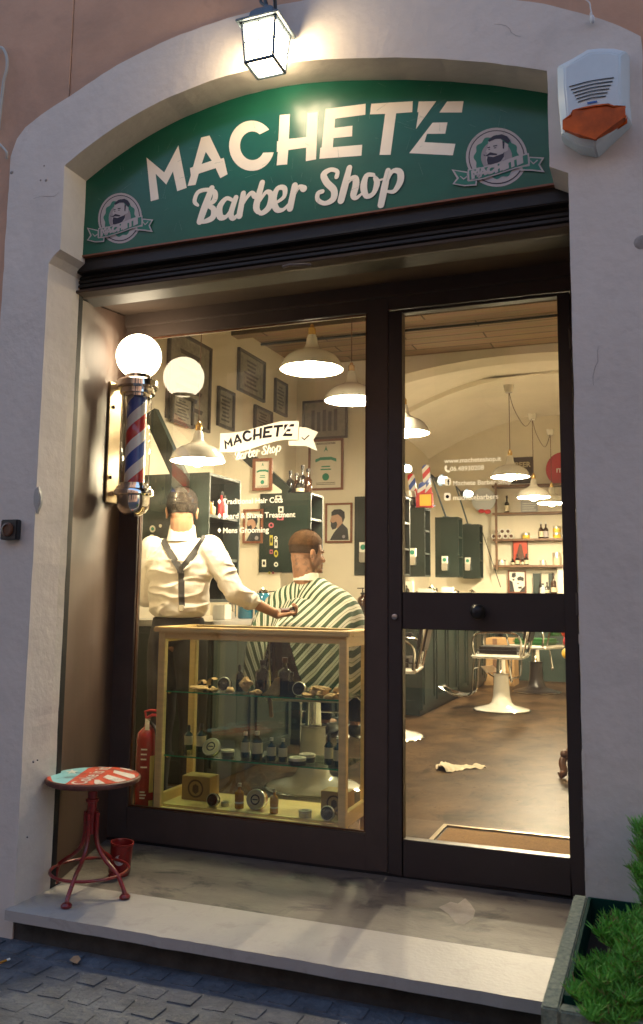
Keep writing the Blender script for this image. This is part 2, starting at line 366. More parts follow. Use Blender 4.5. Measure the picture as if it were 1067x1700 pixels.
def text_mb(body, size, xdir, ydir, origin, off=0.0, align='LEFT', th=0.0, shear=0.0, mb=None, mi=0, width=None):
    """lettering as flat faces: body laid out along xdir / ydir from origin"""
    cu_ = bpy.data.curves.new('t', 'FONT'); cu_.body = body; cu_.size = size; cu_.align_x = align; cu_.offset = off; cu_.shear = shear
    cu_.resolution_u = 3
    o = bpy.data.objects.new('t', cu_); COL.objects.link(o)
    dg = bpy.context.evaluated_depsgraph_get(); dg.update()
    me = bpy.data.meshes.new_from_object(o.evaluated_get(dg))
    X = Vector(xdir).normalized(); Y = Vector(ydir).normalized(); O = Vector(origin)
    xs = [v.co.x for v in me.vertices]; k = 1.0
    if width and xs: k = width/(max(xs)-min(xs)); 
    mb = mb or MB()
    x0 = min(xs) if xs else 0
    mb.add([O + X*((v.co.x-x0)*k if width else v.co.x) + Y*(v.co.y*(k if width else 1)) for v in me.vertices], [tuple(p.vertices) for p in me.polygons], mi)
    bpy.data.objects.remove(o); bpy.data.curves.remove(cu_); bpy.data.meshes.remove(me)
    return mb
def cat(pts, n=6, closed=False):
    """Catmull-Rom through points (tuples of any length)"""
    out = []; N = len(pts); g = (lambda i: pts[i % N]) if closed else (lambda i: pts[max(0, min(N-1, i))])
    for i in range(N if closed else N-1):
        for k in range(n):
            t = k/n; a, b, c, d = g(i-1), g(i), g(i+1), g(i+2)
            out.append(tuple(.5*((2*q)+(r-p)*t+(2*p-5*q+4*r-s_)*t*t+(3*q-p-3*r+s_)*t**3) for p, q, r, s_ in zip(a, b, c, d)))
    if not closed: out.append(tuple(pts[-1]))
    return out
# ================================================================ SETTING: facade, step, ground
FY = -.911                                                   # front plane of the plaster surround
def rough_line(a, b, step=.035, amp=.0022, seed=0):
    n = max(1, int((Vector(b)-Vector(a)).length/step)); out = []
    for k in range(n):
        t = k/n; x = a[0]+(b[0]-a[0])*t; z = a[1]+(b[1]-a[1])*t
        q = noise.noise_vector(Vector((x*9+seed, z*9, seed)))*amp*2 + noise.noise_vector(Vector((x*40+seed, z*40, seed)))*amp
        if k == 0: q *= .3
        out.append((x+q.x, z+q.y))
    return out
def rough_path(pts, seed=0, amp=.0022, closed=True):
    out = []
    for i in range(len(pts) if closed else len(pts)-1): out += rough_line(pts[i], pts[(i+1) % len(pts)], seed=seed+.1, amp=amp)
    return out
arch_in = [(-2.255,2.93),(-2.12,3.005),(-1.95,3.078),(-1.75,3.135),(-1.5,3.170),(-1.24,3.165),(-.95,3.118),(-.70,3.060),(-.47,2.990),(-.298,2.925)]
arch_in = cat(arch_in, 3)
inner = [(-2.315,-.2),(-2.3115,1.6),(-2.31,2.515),(-2.285,2.545),(-2.255,2.567)] + arch_in + [(-.298,2.585),(-.238,2.552),(-.2445,.2),(-.247,-.2)]
arch_out = cat([(-2.54,3.02),(-2.47,3.14),(-2.20,3.255),(-1.98,3.335),(-1.72,3.392),(-1.40,3.415),(-1.05,3.395),(-.7,3.325),(-.35,3.19),(-.12,3.07),(0.0,2.98)], 3)
outer = [(-2.552,-.2)] + arch_out + [(.004,-.2)]
bld = empty('building_facade', (-1.3, FY, -.115), 'terracotta plaster house front with a pale grey arched surround framing the shop entrance', 'building')
mb = MB(); mb.poly([[(x, FY, z) for x, z in rough_path(outer, 1.3)], [(x, FY, z) for x, z in rough_path(inner, 5.1, .0011)]], .165, (0, -1, 0))
for k in range(len(mb.v)): mb.v[k] = (mb.v[k][0], mb.v[k][1]+.165, mb.v[k][2])
# front plane sits at FY: thickness goes inwards
obj('door_surround', mb, 'plaster', bld)
inner2 = [(x, z) for x, z in inner]
mb = MB(); mb.poly([[(x, FY+.165, z) for x, z in rough_path(inner2[:0]+[(-2.7,-.2),(-2.7,3.5),(.2,3.5),(.2,-.2)], 2)], [(x, FY+.165, z) for x, z in rough_path(inner2, 5.1, .0011)]], .044, (0, 1, 0))
obj('reveal', mb, 'reveal_plaster', bld)
wall_out = [(-9,-.3),(-9,7.5),(7,7.5),(7,-.3)]
hole = [(-2.50,-.25),(-2.50,3.0),(-2.2,3.2),(-1.4,3.37),(-.6,3.25),(-.05,2.9),(-.05,-.25)]
mb = MB(); mb.poly([[(-2.213-.0,FY+.012,3.9)]]) if False else None
mb = MB()
# terracotta wall either side of a vertical plaster joint
jx = -2.545
left = [(-9,-.3),(-9,7.5),(-2.262,7.5),(-2.262,3.245),(-2.47,3.10),(-2.50,3.0),(-2.50,-.3)]
right = [(-2.258,7.5),(7,7.5),(7,-.3),(-.05,-.3),(-.05,2.9),(-.6,3.2),(-1.4,3.37),(-2.2,3.2),(-2.258,3.15)]
mb.poly([(x, FY+.012, z) for x, z in left], .15, (0, 1, 0)); mb.poly([(x, FY+.016, z) for x, z in right], .15, (0, 1, 0))
obj('wall', mb, 'terracotta', bld)
# chips and holes in the plaster edge
mb = MB()
c0 = P(61, 830, y=FY)
vs_ = [(-.012,.045),(.004,.060),(.012,.035),(.020,.010),(.019,-.020),(.008,-.045),(.003,-.062),(-.004,-.040),(-.014,-.018),(-.016,.015)]
mb.poly([(c0.x+dx, FY-.0015, c0.z+dz*.9) for dx, dz in vs_], .012, (0,1,0))
mb.poly([(c0.x+dx*.6+.002, FY-.0035, c0.z+dz*.55+.004) for dx, dz in vs_], .004, (0,1,0))
obj('plaster_chip', mb, 'conduit_grey', bld, smooth=True)
for px, py, r in ((19,286,.009),(67,299,.0045),(76,299,.007),(73,275,.004),(1066,402,.026),(62,1262,.004),(45,1390,.004),(55,1265,.005)):
    c = P(px, py, y=FY-.001); mb = MB(); mb.ell((c.x, FY-.0005, c.z), (r, .0025, r*.9), 10, 6); obj('drill_hole', mb, 'crack_shadow', bld, smooth=True)
rr = random.Random(31)
for px, py, n, sx, sz in ((985,640,7,5,-13),(55,330,6,7,-3),(820,40,7,7,4)):
    pts_ = []; x, z = px, py
    for k in range(n): pts_.append((x, z)); x += sx*rr.uniform(.3,1.5)+rr.uniform(-3,3); z += sz*rr.uniform(.4,1.4)+rr.uniform(-3,3)
    V = [P(a, b_, y=FY-.0012) for a, b_ in pts_]; mb = MB(); vs = []
    for k, v in enumerate(V):
        t_ = (V[min(n-1, k+1)]-V[max(0, k-1)]).normalized(); n_ = Vector((-t_.z, 0, t_.x))*(.0009*(1-abs(k/(n-1)-.5))); vs += [v-n_, v+n_]
    mb.add(vs, [(2*k, 2*k+2, 2*k+3, 2*k+1) for k in range(n-1)]); obj('hairline_crack', mb, 'crack_shadow', bld)
for px, py, w_, h_ in ((966,1262,.009,.035),(970,1300,.007,.02),(968,1392,.010,.03),(963,905,.006,.025),(961,1060,.005,.018),(970,1450,.008,.022)):
    c = P(px, py, y=FY); mb = MB(); pl_ = [(c.x+w_*math.cos(2*PI*k/9)*rr.uniform(.6,1.1), c.z+h_*math.sin(2*PI*k/9)*rr.uniform(.6,1.1)) for k in range(9)]
    mb.poly([(max(x, -.2445), FY-.0025, z) for x, z in pl_], .004, (0,1,0)); obj('plaster_chip', mb, 'reveal_plaster', bld)
# ---- pavement (one big sheet with cobbles near the step)
mb = MB(); mb.box((-40,-60,-.20), (40,9.9,-.1190)); obj('ground', mb, 'pavement', kind='structure')
rnd = random.Random(3); mb = MB()
for i in range(-28, 9):
    for j in range(16):
        w = .118; cx0 = i*w + (j % 2)*.059; cy0 = -.975 - j*w; a = rnd.uniform(-.09, .09); hw = w*.5-rnd.uniform(.004, .010)
        mb.box((-hw,-hw,-.03), (hw,hw*rnd.uniform(.85,1.0),rnd.uniform(.001,.005)), mtx=Matrix.Translation((cx0, cy0, -.118)) @ Matrix.Rotation(a, 4, 'Z') @ Matrix.Rotation(rnd.uniform(-.015,.015), 4, 'X') @ Matrix.Rotation(rnd.uniform(-.015,.015), 4, 'Y'))
obj('pavement', mb, 'pavement', bevel=.013, seg=3, smooth=60, kind='structure')
# ---- doorstep
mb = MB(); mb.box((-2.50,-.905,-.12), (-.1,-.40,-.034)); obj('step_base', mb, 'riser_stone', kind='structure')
cc_ = rough_line((-2.318,-.958), (-.20,-.958), amp=.0022, seed=3)+[(-.20,-.958),(-.20,-.623)]+[(-2.318,-.623)]+rough_line((-2.318,-.64), (-2.318,-.95), amp=.0015, seed=9)
mb = MB(); mb.poly([(x, y, -.036) for x, y in cc_], .036, (0,0,1)); obj('doorstep', mb, 'marble', bevel=.0025, kind='structure')
mb = MB(); mb.box((-2.60,-.6228,-.036), (-.10,.03,.0005)); obj('threshold', mb, 'threshold_stone', kind='structure')
mb = MB(); q = [P(x, y, z=.0015) for x, y in ((728,1506),(748,1497),(760,1500),(772,1491),(781,1500),(789,1512),(785,1525),(770,1535),(757,1533),(745,1518))]
mb.poly([tuple(v) for v in q]); obj('stone_patch', mb, 'pale_stain', kind='structure')
# ---- sign board
SY = -.763
sign = empty('sign_board', (-1.28, SY, 2.595), 'green arched sign board with cream lettering and two round bearded head emblems above the shutter', 'sign')
top = [(x, z) for x, z in arch_in]
bd = [(-2.28,2.595),(-2.28,2.93)]+[(x-.02*(x < -1.3)+.02*(x > -1.3), z+.012) for x, z in top]+[(-.28,2.93),(-.28,2.595)]
mb = MB(); mb.poly([(x, SY, z) for x, z in bd], .02, (0, 1, 0)); obj('board', mb, 'sign_green', sign)
mb = MB(); mb.box((-2.268,SY-.004,2.588), (-.285,SY+.02,2.595)); obj('edge_trim', mb, 'frame_wood', sign)
def zA(x, y): return (230+x/3.233, 130+y/3.233)
def zB(x, y): return (500+x/3.557, 130+y/3.557)
LET = []
LET.append([[zA(*p) for p in ((42,425),(137,505),(213,360),(258,588),(207,606),(184,500),(148,570),(91,512),(108,648),(65,660))]])
LET.append([[zA(*p) for p in ((335,318),(380,307),(440,432),(457,427),(463,455),(477,515),(438,536),(413,482),(322,512),(305,572),(262,578),(280,520),(275,482),(292,475))],
            [zA(*p) for p in ((360,395),(392,442),(338,460))]])
Cpts = []
for k in range(31):
    a = math.radians(-40 - (300-0)*k/30 + 0); a = math.radians(-40 - 305*k/30); Cpts.append(zA(607+122*math.cos(a), 362+135*math.sin(a)))
for k in range(31):
    a = math.radians(-345 + 14 + (278)*k/30); Cpts.append(zA(610+66*math.cos(a), 362+77*math.sin(a)))
LET.append([Cpts])
LET.append([[zA(*p) for p in ((757,197),(812,192),(806,325),(899,315),(905,184),(962,180),(952,435),(897,445),(899,372),(803,385),(797,462),(740,467),(747,395),(741,395),(743,338),(750,337))]])
LET.append([[zB(*p) for p in ((143,181),(380,150),(378,215),(200,238),(196,293),(302,280),(300,343),(190,353),(186,407),(360,392),(355,457),(107,475),(112,410),(120,408))]])
LET.append([[zB(*p) for p in ((413,150),(658,135),(655,200),(560,207),(527,452),(462,452),(495,210),(405,213))]])
LET.append([[zB(*p) for p in ((693,137),(797,135),(677,300),(692,200),(684,200))]])
LET.append([[zB(*p) for p in ((860,137),(958,135),(948,202),(815,202))]])
LET.append([[zB(*p) for p in ((775,262),(863,260),(850,327),(742,328),(727,377),(910,387),(895,455),(637,442))]])
mb = MB()
for l in LET: mb.poly([[tuple(P(px, py, y=SY-.0009)) for px, py in loop] for loop in l])
obj('lettering', mb, 'sign_cream', sign)
# script lettering: pen strokes with swelling width
def strokes(lst, mapf, wscale, yp, mb, P_=P, dz=.00012):
    for i, (pts, w) in enumerate(lst):
        ws = w if isinstance(w, (list, tuple)) else [w]*len(pts)
        q = cat([(p[0], p[1], ww) for p, ww in zip(pts, ws)], 5)
        V = [P_(*mapf(a, b), y=yp-dz*2*i) for a, b, c in q]; R = [c*wscale*.5 for a, b, c in q]; n = len(V)
        L_, R_ = [], []
        for k in range(n):
            t = V[min(n-1, k+1)]-V[max(0, k-1)]
            if t.length < 1e-9: t = Vector((1, 0, 0))
            t.normalize(); s_ = Vector((t.z, 0, -t.x)); L_.append(V[k]+s_*R[k]); R_.append(V[k]-s_*R[k])
        vs = L_+R_; mb.add(vs, [(k, k+1, n+k+1, n+k) for k in range(n-1)])
        for e in (0, n-1):
            c = V[e]+Vector((0,-.00006,0)); ring = [c+Vector((math.cos(2*PI*j/12)*R[e], 0, math.sin(2*PI*j/12)*R[e])) for j in range(12)]
            mb.add(ring, [tuple(range(12))])
S1 = [([(392,590),(355,690),(328,768)],[30,38,34]), ([(318,682),(300,660),(318,612),(368,598),(408,612),(405,655),(365,682)],[14,22,22,20,26,28,14]),
      ([(360,682),(400,700),(398,745),(355,768),(322,770)],[14,28,32,22,16]),
      ([(505,655),(470,645),(435,690),(437,742),(470,742),(500,695)],[16,22,32,34,20,12]), ([(522,640),(495,725),(508,752),(535,728)],[26,30,24,12]),
      ([(562,618),(540,738)],[28,32]), ([(552,690),(580,640),(606,615),(622,632)],[12,18,22,28]),
      ([(663,560),(632,680),(640,715)],[28,34,26]), ([(650,660),(685,610),(712,628),(700,690),(660,724),(635,705)],[12,20,30,32,24,18]),
      ([(738,668),(780,635),(782,590),(745,592),(724,650),(740,702),(775,705),(808,672)],[14,20,26,24,32,30,18,12]),
      ([(838,575),(812,698)],[30,32]), ([(826,645),(858,585),(885,592)],[12,20,34])]
S2 = [([(208,582),(212,550),(172,540),(132,568),(150,615),(192,660),(188,712),(140,738),(98,718),(98,680),(124,668)],[24,22,24,34,36,36,34,24,24,24,24]),
      ([(284,528),(258,630),(234,722)],[30,38,36]), ([(250,660),(285,600),(318,590),(322,630),(308,690),(325,706),(358,680)],[12,22,32,36,34,22,12]),
      ([(425,570),(385,575),(368,640),(385,695),(425,680),(447,620),(436,588)],[20,26,36,28,24,32,22]), ([(433,578),(448,602),(480,596)],[12,12,10]),
      ([(512,545),(492,640),(470,748)],[28,36,34]), ([(500,625),(535,552),(580,552),(585,605),(550,665),(510,668)],[12,22,32,34,24,14])]
mb = MB(); pxm = (P(400,300,y=SY)-P(401,300,y=SY)).length
strokes(S1, zA, pxm/3.233*1.02, SY-.0008, mb, dz=.00006); strokes(S2, zB, pxm/3.557*1.0, SY-.0026, mb, dz=.00006)
obj('script_lettering', mb, 'sign_cream', sign)
mb = MB(); rr = random.Random(21)
for k in range(90):
    x, z = rr.uniform(-2.2,-.36), rr.uniform(2.62,3.02)+(.1 if k % 3 == 0 else 0); a = rr.uniform(-.6,.6) if k % 2 else rr.uniform(1.0,1.9); l = rr.uniform(.008,.06)
    if z > 3.06 and (x < -2.0 or x > -.5): continue
    q0 = Vector((x, SY-.0032-.00001*k, z)); d_ = Vector((math.cos(a), 0, math.sin(a))); n_ = Vector((-d_.z, 0, d_.x))*.0005; mb.add([q0-n_, q0+d_*l-n_*.4, q0+d_*l+n_*.4, q0+n_], [(0,1,2,3)])
tag(obj('scratches', mb, 'sign_scratch', sign), kind='stuff')
# emblems (design drawn in the units of a close view, laid on the board's plane)
def zE(x, y): return (730+x/5.616, 190+y/5.616)
def emblem(shift):
    o = None; root = None
    def lay(pts_, d, m, name, mb=None):
        g = [P(*zE(*p), y=SY) + Vector((shift[0], -.0006*d-.0004, shift[1])) for p in pts_]
        mb = mb or MB(); mb.poly([tuple(v) for v in g]); return mb
    def ring(r, n=40, f=lambda a: 1.0): return [(530+r*1.0*math.cos(2*PI*k/n)*f(2*PI*k/n), 400+r*.96*math.sin(2*PI*k/n)*f(2*PI*k/n)) for k in range(n)]
    main = obj('emblem', lay(ring(287), 1, 0, ''), 'emblem_pale', sign)
    obj('emblem_ring', lay(ring(262), 2, 0, ''), 'emblem_dark', main); obj('emblem_disc', lay(ring(252), 3, 0, ''), 'emblem_pale', main)
    obj('emblem_wreath', lay(ring(205, 120, lambda a: 1+.045*math.cos(12*a)), 4, 0, ''), 'emblem_green', main)
    obj('emblem_back', lay([(530+145*math.cos(2*PI*k/30), 400+150*math.sin(2*PI*k/30)) for k in range(30)], 5, 0, ''), 'emblem_grey', main)
    obj('emblem_face', lay([(455,240),(560,225),(600,260),(640,285),(635,340),(600,360),(605,420),(540,470),(440,470),(430,400),(445,370),(432,350),(448,300)], 6, 0, ''), 'emblem_pale', main)
    mb = MB()
    for pl in ([(450,245),(500,205),(580,190),(630,210),(655,245),(640,275),(615,260),(580,232),(520,235),(460,262)], [(585,250),(605,262),(600,330),(588,320)],
               [(410,375),(430,390),(470,358),(540,372),(530,385),(470,385),(440,395),(412,388)], [(447,395),(500,402),(590,370),(602,355),(598,400),(570,440),(500,475),(448,470),(440,430)],
               [(445,312),(470,305),(472,314),(446,322)], [(498,296),(535,290),(538,300),(500,306)], [(455,328),(470,326),(470,334),(455,336)], [(505,314),(528,312),(528,320),(505,322)]): lay(pl, 7, 0, '', mb)
    obj('emblem_hair', mb, 'emblem_dark', main)
    mb = MB()
    for pl in ([(112,518),(262,540),(265,625),(352,615),(345,668),(230,675),(120,655),(160,600)], [(835,400),(975,408),(935,475),(978,545),(860,532),(748,530),(742,490),(830,480)]): lay(pl, 8, 0, '', mb)
    lay([(262,520),(400,498),(560,452),(720,395),(832,368),(840,480),(700,515),(560,562),(400,612),(268,632)], 10, 0, '', mb)
    obj('emblem_ribbon', mb, 'emblem_pale', main)
    mb = MB()
    for pl in ([(135,530),(255,552),(258,625),(335,628),(332,655),(230,663),(140,648),(182,600)], [(842,412),(952,420),(918,475),(950,528),(860,518),(775,516),(772,498),(840,488)]): lay(pl, 9, 0, '', mb)
    lay([(276,530),(400,510),(560,465),(720,408),(820,382),(826,470),(700,503),(560,550),(400,600),(280,618)], 11, 0, '', mb)
    obj('emblem_ribbon_field', mb, 'emblem_green', main)
    mb = MB(); pxe = (P(820,262,y=SY)-P(821,262,y=SY)).length/5.616
    word = 'MACHETE'; xs = [302,375,445,520,592,655,725]; 
    for ch, x in zip(word, xs):
        t = (x-302)/(725-302); yb = 607-t*130+8*math.sin(t*PI); o_ = P(*zE(x, yb), y=SY)+Vector((shift[0], -.008, shift[1]))
        ang = math.radians(17); X = Vector((math.cos(ang), 0, math.sin(ang)))
        mb = text_mb(ch, 98*pxe, X, Vector((-.05, 0, 1)), o_, off=.004, mb=mb)
    for a in ([(190,585),(225,618),(260,592),(255,582),(226,604),(198,582)], [(840,440),(875,475),(918,438),(910,430),(875,462),(848,436)]): lay(a, 12, 0, '', mb)
    obj('emblem_lettering', mb, 'emblem_pale', main)
emblem((0, 0)); dl = P(199.3,362.4,y=SY)-P(*zE(530,400),y=SY); emblem((dl.x, dl.z))
# ---- roller shutter housing
sh = empty('shutter_box', (-1.28,-.68,2.45), 'dark brown metal roller shutter housing directly under the green sign', 'shutter')
mb = MB(); mb.box((-2.42,-.70,2.462), (-.16,-.50,2.60)); mb.box((-2.42,-.745,2.53), (-.16,-.69,2.60)); obj('housing', mb, 'shutter_metal', sh, bevel=.004)
mb = MB()
for k in range(3): mb.box((-2.40,-.712+.002*k,2.475+k*.020), (-.18,-.699,2.488+k*.020))
obj('slats', mb, 'shutter_metal', sh, bevel=.002)
mb = MB(); mb.box((-2.40,-.725,2.448), (-.18,-.66,2.461)); obj('bottom_bar', mb, 'soffit_paint', sh, bevel=.002)
mb = MB(); mb.tube([P(470,443,y=-.73),P(480,440,y=-.745),P(505,439,y=-.745),P(516,440,y=-.73)], .006); obj('pull_handle', mb, 'brown_metal', sh, smooth=True)
# ---- shopfront: brown metal frame, fixed window, glazed door
sf = empty('shopfront', (-1.4,0,0), 'dark brown metal shopfront with a large display window beside a fully glazed door', 'shopfront')
def frame(parts, m, name, parent, bevel=.003):
    mb = MB()
    for lo, hi in parts: mb.box(lo, hi)
    return obj(name, mb, m, parent, bevel=bevel)
D0, D1 = -.02, .028
frame([((-2.53,D0,.012),(-2.415,D1,2.60)), ((-2.415,D0,2.463),(-1.222,D1,2.60)), ((-2.415,D0,.012),(-1.222,D1,.16)), ((-1.222,D0,.012),(-1.1225,D1,2.60))], 'brown_metal', 'window_frame', sf)
frame([((-2.412,-.012,.163),(-2.405,.0,2.46)), ((-1.232,-.012,.163),(-1.225,.0,2.46)), ((-2.405,-.012,.163),(-1.232,.0,.170)), ((-2.405,-.012,2.453),(-1.232,.0,2.46))], 'wood_brown', 'glazing_bead', sf, .001)
frame([((-1.1225,D0,2.463),(-.14,D1,2.60)), ((-.318,D0,.012),(-.14,D1,2.463))], 'brown_metal', 'door_frame', sf)
mb = MB(); mb.box((-2.53,-.05,2.52),(-.14,-.0205,2.60)); obj('head_moulding', mb, 'brown_metal', sf, bevel=.003)
mb = MB(); a = P(645,560,y=0)
door = frame([((-1.1185,D0-.004,.012),(-1.056,D1,2.455)), ((-.373,D0-.004,.012),(-.321,D1,2.455)), ((-1.056,D0-.004,.012),(-.373,D1,.155)),
       ((-1.056,D0-.004,1.028),(-.373,D1,1.186)), ((-1.056,D0-.004,2.443),(-.373,D1,2.455))], 'door_paint', 'door', sf)
lk = P(668,1024,y=-.02); mb = MB(); mb.lathe([(0,0),(.012,0),(.012,.012),(.006,.014),(0,.014)], (-1.088,-.0245,lk.z), 16, mtx=Matrix.Rotation(PI/2, 4, 'X')); obj('lock', mb, 'brushed', door, smooth=30)
for hz in (.30, 1.10, 2.20): mb = MB(); mb.cyl((-.3195,-.030,hz), (-.3195,-.030,hz+.09), .008, n=12); obj('hinge', mb, 'brown_metal', door, smooth=40)
kp = P(793,1016,y=-.07); mb = MB(); mb.ell((kp.x,-.068,kp.z), (.033,.026,.033)); mb.tube([(kp.x,-.06,kp.z),(kp.x,-.024,kp.z)], [.014,.018], 14)
obj('door_knob', mb, 'black_metal', door, smooth=True)
mb = MB(); mb.add([(-1.06,0,.15),(-.37,0,.15),(-.37,0,1.03),(-1.06,0,1.03)], [(0,1,2,3)]); obj('lower_pane', mb, 'pane', door)
mb = MB(); mb.add([(-1.06,0,1.18),(-.37,0,1.18),(-.37,0,2.45),(-1.06,0,2.45)], [(0,1,2,3)]); obj('upper_pane', mb, 'pane', door)
mb = MB(); mb.add([(-2.42,0,.155),(-1.22,0,.155),(-1.22,0,2.47),(-2.42,0,2.47)], [(0,1,2,3)]); obj('window_pane', mb, 'pane', sf)
# left splayed side panel, black seal strip, sloping soffit, right side panel
mb = MB(); mb.poly([(-2.325,-.668,.002),(-2.522,-.0205,.002),(-2.522,-.0205,2.58),(-2.325,-.668,2.44)], .02, (-1,-.28,0)); obj('side_panel', mb, 'brown_panel', sf)
mb = MB(); mb.box((-2.36,-.7005,.0015),(-2.3135,-.669,2.448)); mb.box((-2.42,-.70,.002),(-2.30,-.664,2.47)) if False else None
obj('seal_strip', mb, 'black_strip', sf)
mb = MB(); mb.poly([(-2.36,-.66,2.452),(-.18,-.66,2.452),(-.18,-.0205,2.585),(-2.54,-.0205,2.585)], .02, (0,-.2,1)); obj('soffit', mb, 'soffit_paint', sf)
mb = MB(); mb.box((-.238,-.65,.002),(-.218,-.0205,2.5)); obj('side_panel', mb, 'brown_metal', sf)
mb = MB(); mb.box((-2.53,-.0205,-.03),(-.14,.05,.0118)); obj('sill', mb, 'black_strip', sf)
# lettering on the panes (faces set just outside the glass)
GY = -.0015
def gm(mb, pts_, y=GY): mb.poly([tuple(P(px, py, y=y)) for px, py in pts_]); return mb
def zW(x, y): return (340+x/3.334, 520+y/3.334)
mb = MB()
ban = cat([(85,665),(200,655),(350,615),(430,598),(520,597)], 5)+cat([(515,700),(430,702),(350,720),(200,765),(80,768)], 5)
gm(mb, [zW(*p) for p in ban]); gm(mb, [zW(*p) for p in ((522,630),(560,632),(627,658),(600,700),(622,762),(560,735),(463,732),(462,706),(518,704))])
obj('ribbon_decal', mb, 'pale_lettering', sf)
mb = MB()
for l in LET:
    loops = [[(371.8+(px-243)*.2215, 745.5-.048*(px-243)+ (py-(331-.171*(px-243)))*.225 - 3*math.sin(max(0,min(1,(px-243)/526))*PI*0)) for px, py in loop] for loop in l]
    mb.poly([[tuple(P(px, py, y=GY-.0007)) for px, py in loop] for loop in loops])
gm(mb, [(500,727),(505,731),(514,723),(512,722),(505,728.5),(501,725.5)], GY-.0007)
obj('ribbon_letters', mb, 'emblem_dark', sf)
mb = MB()
def mini(px, py): 
    u = (px-328)/(667-328); base = 365-u*50; return (391.5+u*74, 762-u*13.5+(py-base)*.25)
strokes(S1, lambda a, b: mini(*zA(a, b)), pxm/3.233*.30, GY, mb); strokes(S2, lambda a, b: mini(*zB(a, b)), pxm/3.557*.30, GY, mb)
obj('script_decal', mb, 'pale_lettering', sf)
XV = Vector((1,0,0)); ZV = Vector((0,0,1))
def glass_text(body, px0, px1, py, size, par, mb=None):
    a = P(px0, py, y=GY); b = P(px1, py, y=GY)
    return text_mb(body, size, XV, ZV, a, off=.015*size, width=b.x-a.x, mb=mb)
for body, x1, py in (('Traditional Hair Cuts', 469, 837), ('Beard & Shave Treatment', 490, 861), ('Mens Grooming', 446, 885)):
    mb = MB(); gm(mb, [(364,py-9),(367,py-4.5),(364,py),(361,py-4.5)])
    glass_text(body, 370, x1, py, .040, sf, mb); obj('service_lettering', mb, 'pale_lettering', sf)
for body, x0, x1, py in (('www.macheteshop.it',737,832,769),('06.48930208',747,803,782),('Machete Barber Shop',752,849,806),('machetebarbers',752,827,830)): 
    mb = MB(); glass_text(body, x0, x1, py, .040, door, mb); obj('contact_lettering', mb, 'pale_lettering', door)
mb = MB(); gm(mb, [(738,774),(741,772),(742,776),(741,778),(743,781),(746,780),(747,783),(744,785),(740,783),(737.5,778)]); obj('contact_icon', mb, 'pale_lettering', door)
for py in (796, 821):
    mb = MB(); gm(mb, [(737,py-1),(739,py-3),(746,py-3),(748,py-1),(748,py+8),(746,py+10),(739,py+10),(737,py+8)]); obj('contact_icon', mb, 'pale_lettering', door)
mb = MB(); gm(mb, [(743,805),(743,800),(742,800),(742,798.5),(743,798.5),(743,796),(746,795.5),(746,797),(745,797.5),(745,798.5),(746.5,798.5),(746,800),(745,800),(745,805)], GY-.0007)
c = P(742.5,824.5,y=GY-.0007); mb.add([c+Vector((math.cos(k*PI/6)*.0075,0,math.sin(k*PI/6)*.0075)) for k in range(12)], [tuple(range(12))])
obj('icon_marks', mb, 'emblem_dark', door)
# ---- wall lantern above the sign
ly = -1.005; lc = P(441,80,y=ly); lx = lc.x
lan = empty('wall_lantern', (lx, FY, 3.1), 'lit square lantern with white panes and grey metal frame over the arch', 'lantern')
rot = Matrix.Rotation(math.radians(0), 4, 'Z')
zt, zb = P(441,50,y=ly).z, P(441,112,y=ly).z; a = .062
w_t, w_b = .066, .055
def sq(w, z): return [Vector((lx+sx*w, ly+sy*w, z)) for sx, sy in ((-1,-1),(1,-1),(1,1),(-1,1))]
T_, B_ = sq(w_t, zt), sq(w_b, zb)
mb = MB(); mb.add(T_+B_, [(0,1,5,4),(1,2,6,5),(2,3,7,6),(3,0,4,7),(4,5,6,7)]); obj('lamp_glass', mb, 'lamp_glass', lan)
mb = MB()
for k in range(4):
    mb.tube([T_[k], B_[k]], .006, 6); mb.tube([T_[k], T_[(k+1) % 4]], .008, 6); mb.tube([B_[k], B_[(k+1) % 4]], .007, 6)
    m1, m2 = (T_[k]+T_[(k+1) % 4])/2, (B_[k]+B_[(k+1) % 4])/2; out = ((m1+m2)/2-Vector((lx, ly, (zt+zb)/2))).normalized()*.001
    mb.tube([m1+out, m2+out], .0027, 5); q1, q2 = (T_[k]+B_[k])/2, (T_[(k+1) % 4]+B_[(k+1) % 4])/2; mb.tube([q1+out, q2+out], .0027, 5)
obj('lamp_frame', mb, 'lantern_metal', lan)
mb = MB(); r2 = math.sqrt(2)
mb.lathe([(.086*r2,zt),(.086*r2,zt+.008),(.062*r2,zt+.022),(.050*r2,zt+.030),(.046*r2,zt+.055),(.030*r2,zt+.075),(.012,zt+.082),(.010,zt+.10),(0.0,zt+.105)], (0,0,0), 4, mtx=Matrix.Translation((lx, ly, 0)) @ Matrix.Rotation(PI/4, 4, 'Z'))
obj('lamp_roof', mb, 'lantern_metal', lan, bevel=.002)
mb = MB(); mb.tube(cat([(lx,ly,zt+.095),(lx-.012,ly+.01,zt+.15),(lx,ly+.04,zt+.19),(lx,ly+.075,zt+.16),(lx,FY-.02,zt+.06),(lx,FY-.012,zt+.0)], 6), .0075, 8)
mb.tube(cat([(lx-.004,ly,zt+.10),(lx-.03,ly+.01,zt+.13),(lx-.03,ly+.03,zt+.19),(lx,ly+.04,zt+.19)], 5), .006, 8)
obj('bracket', mb, 'black_metal', lan, smooth=True)
mb = MB(); mb.box((lx-.03,FY-.018,zb+.06),(lx+.03,FY,zt+.05)); obj('wall_plate', mb, 'lantern_metal', lan, bevel=.01)
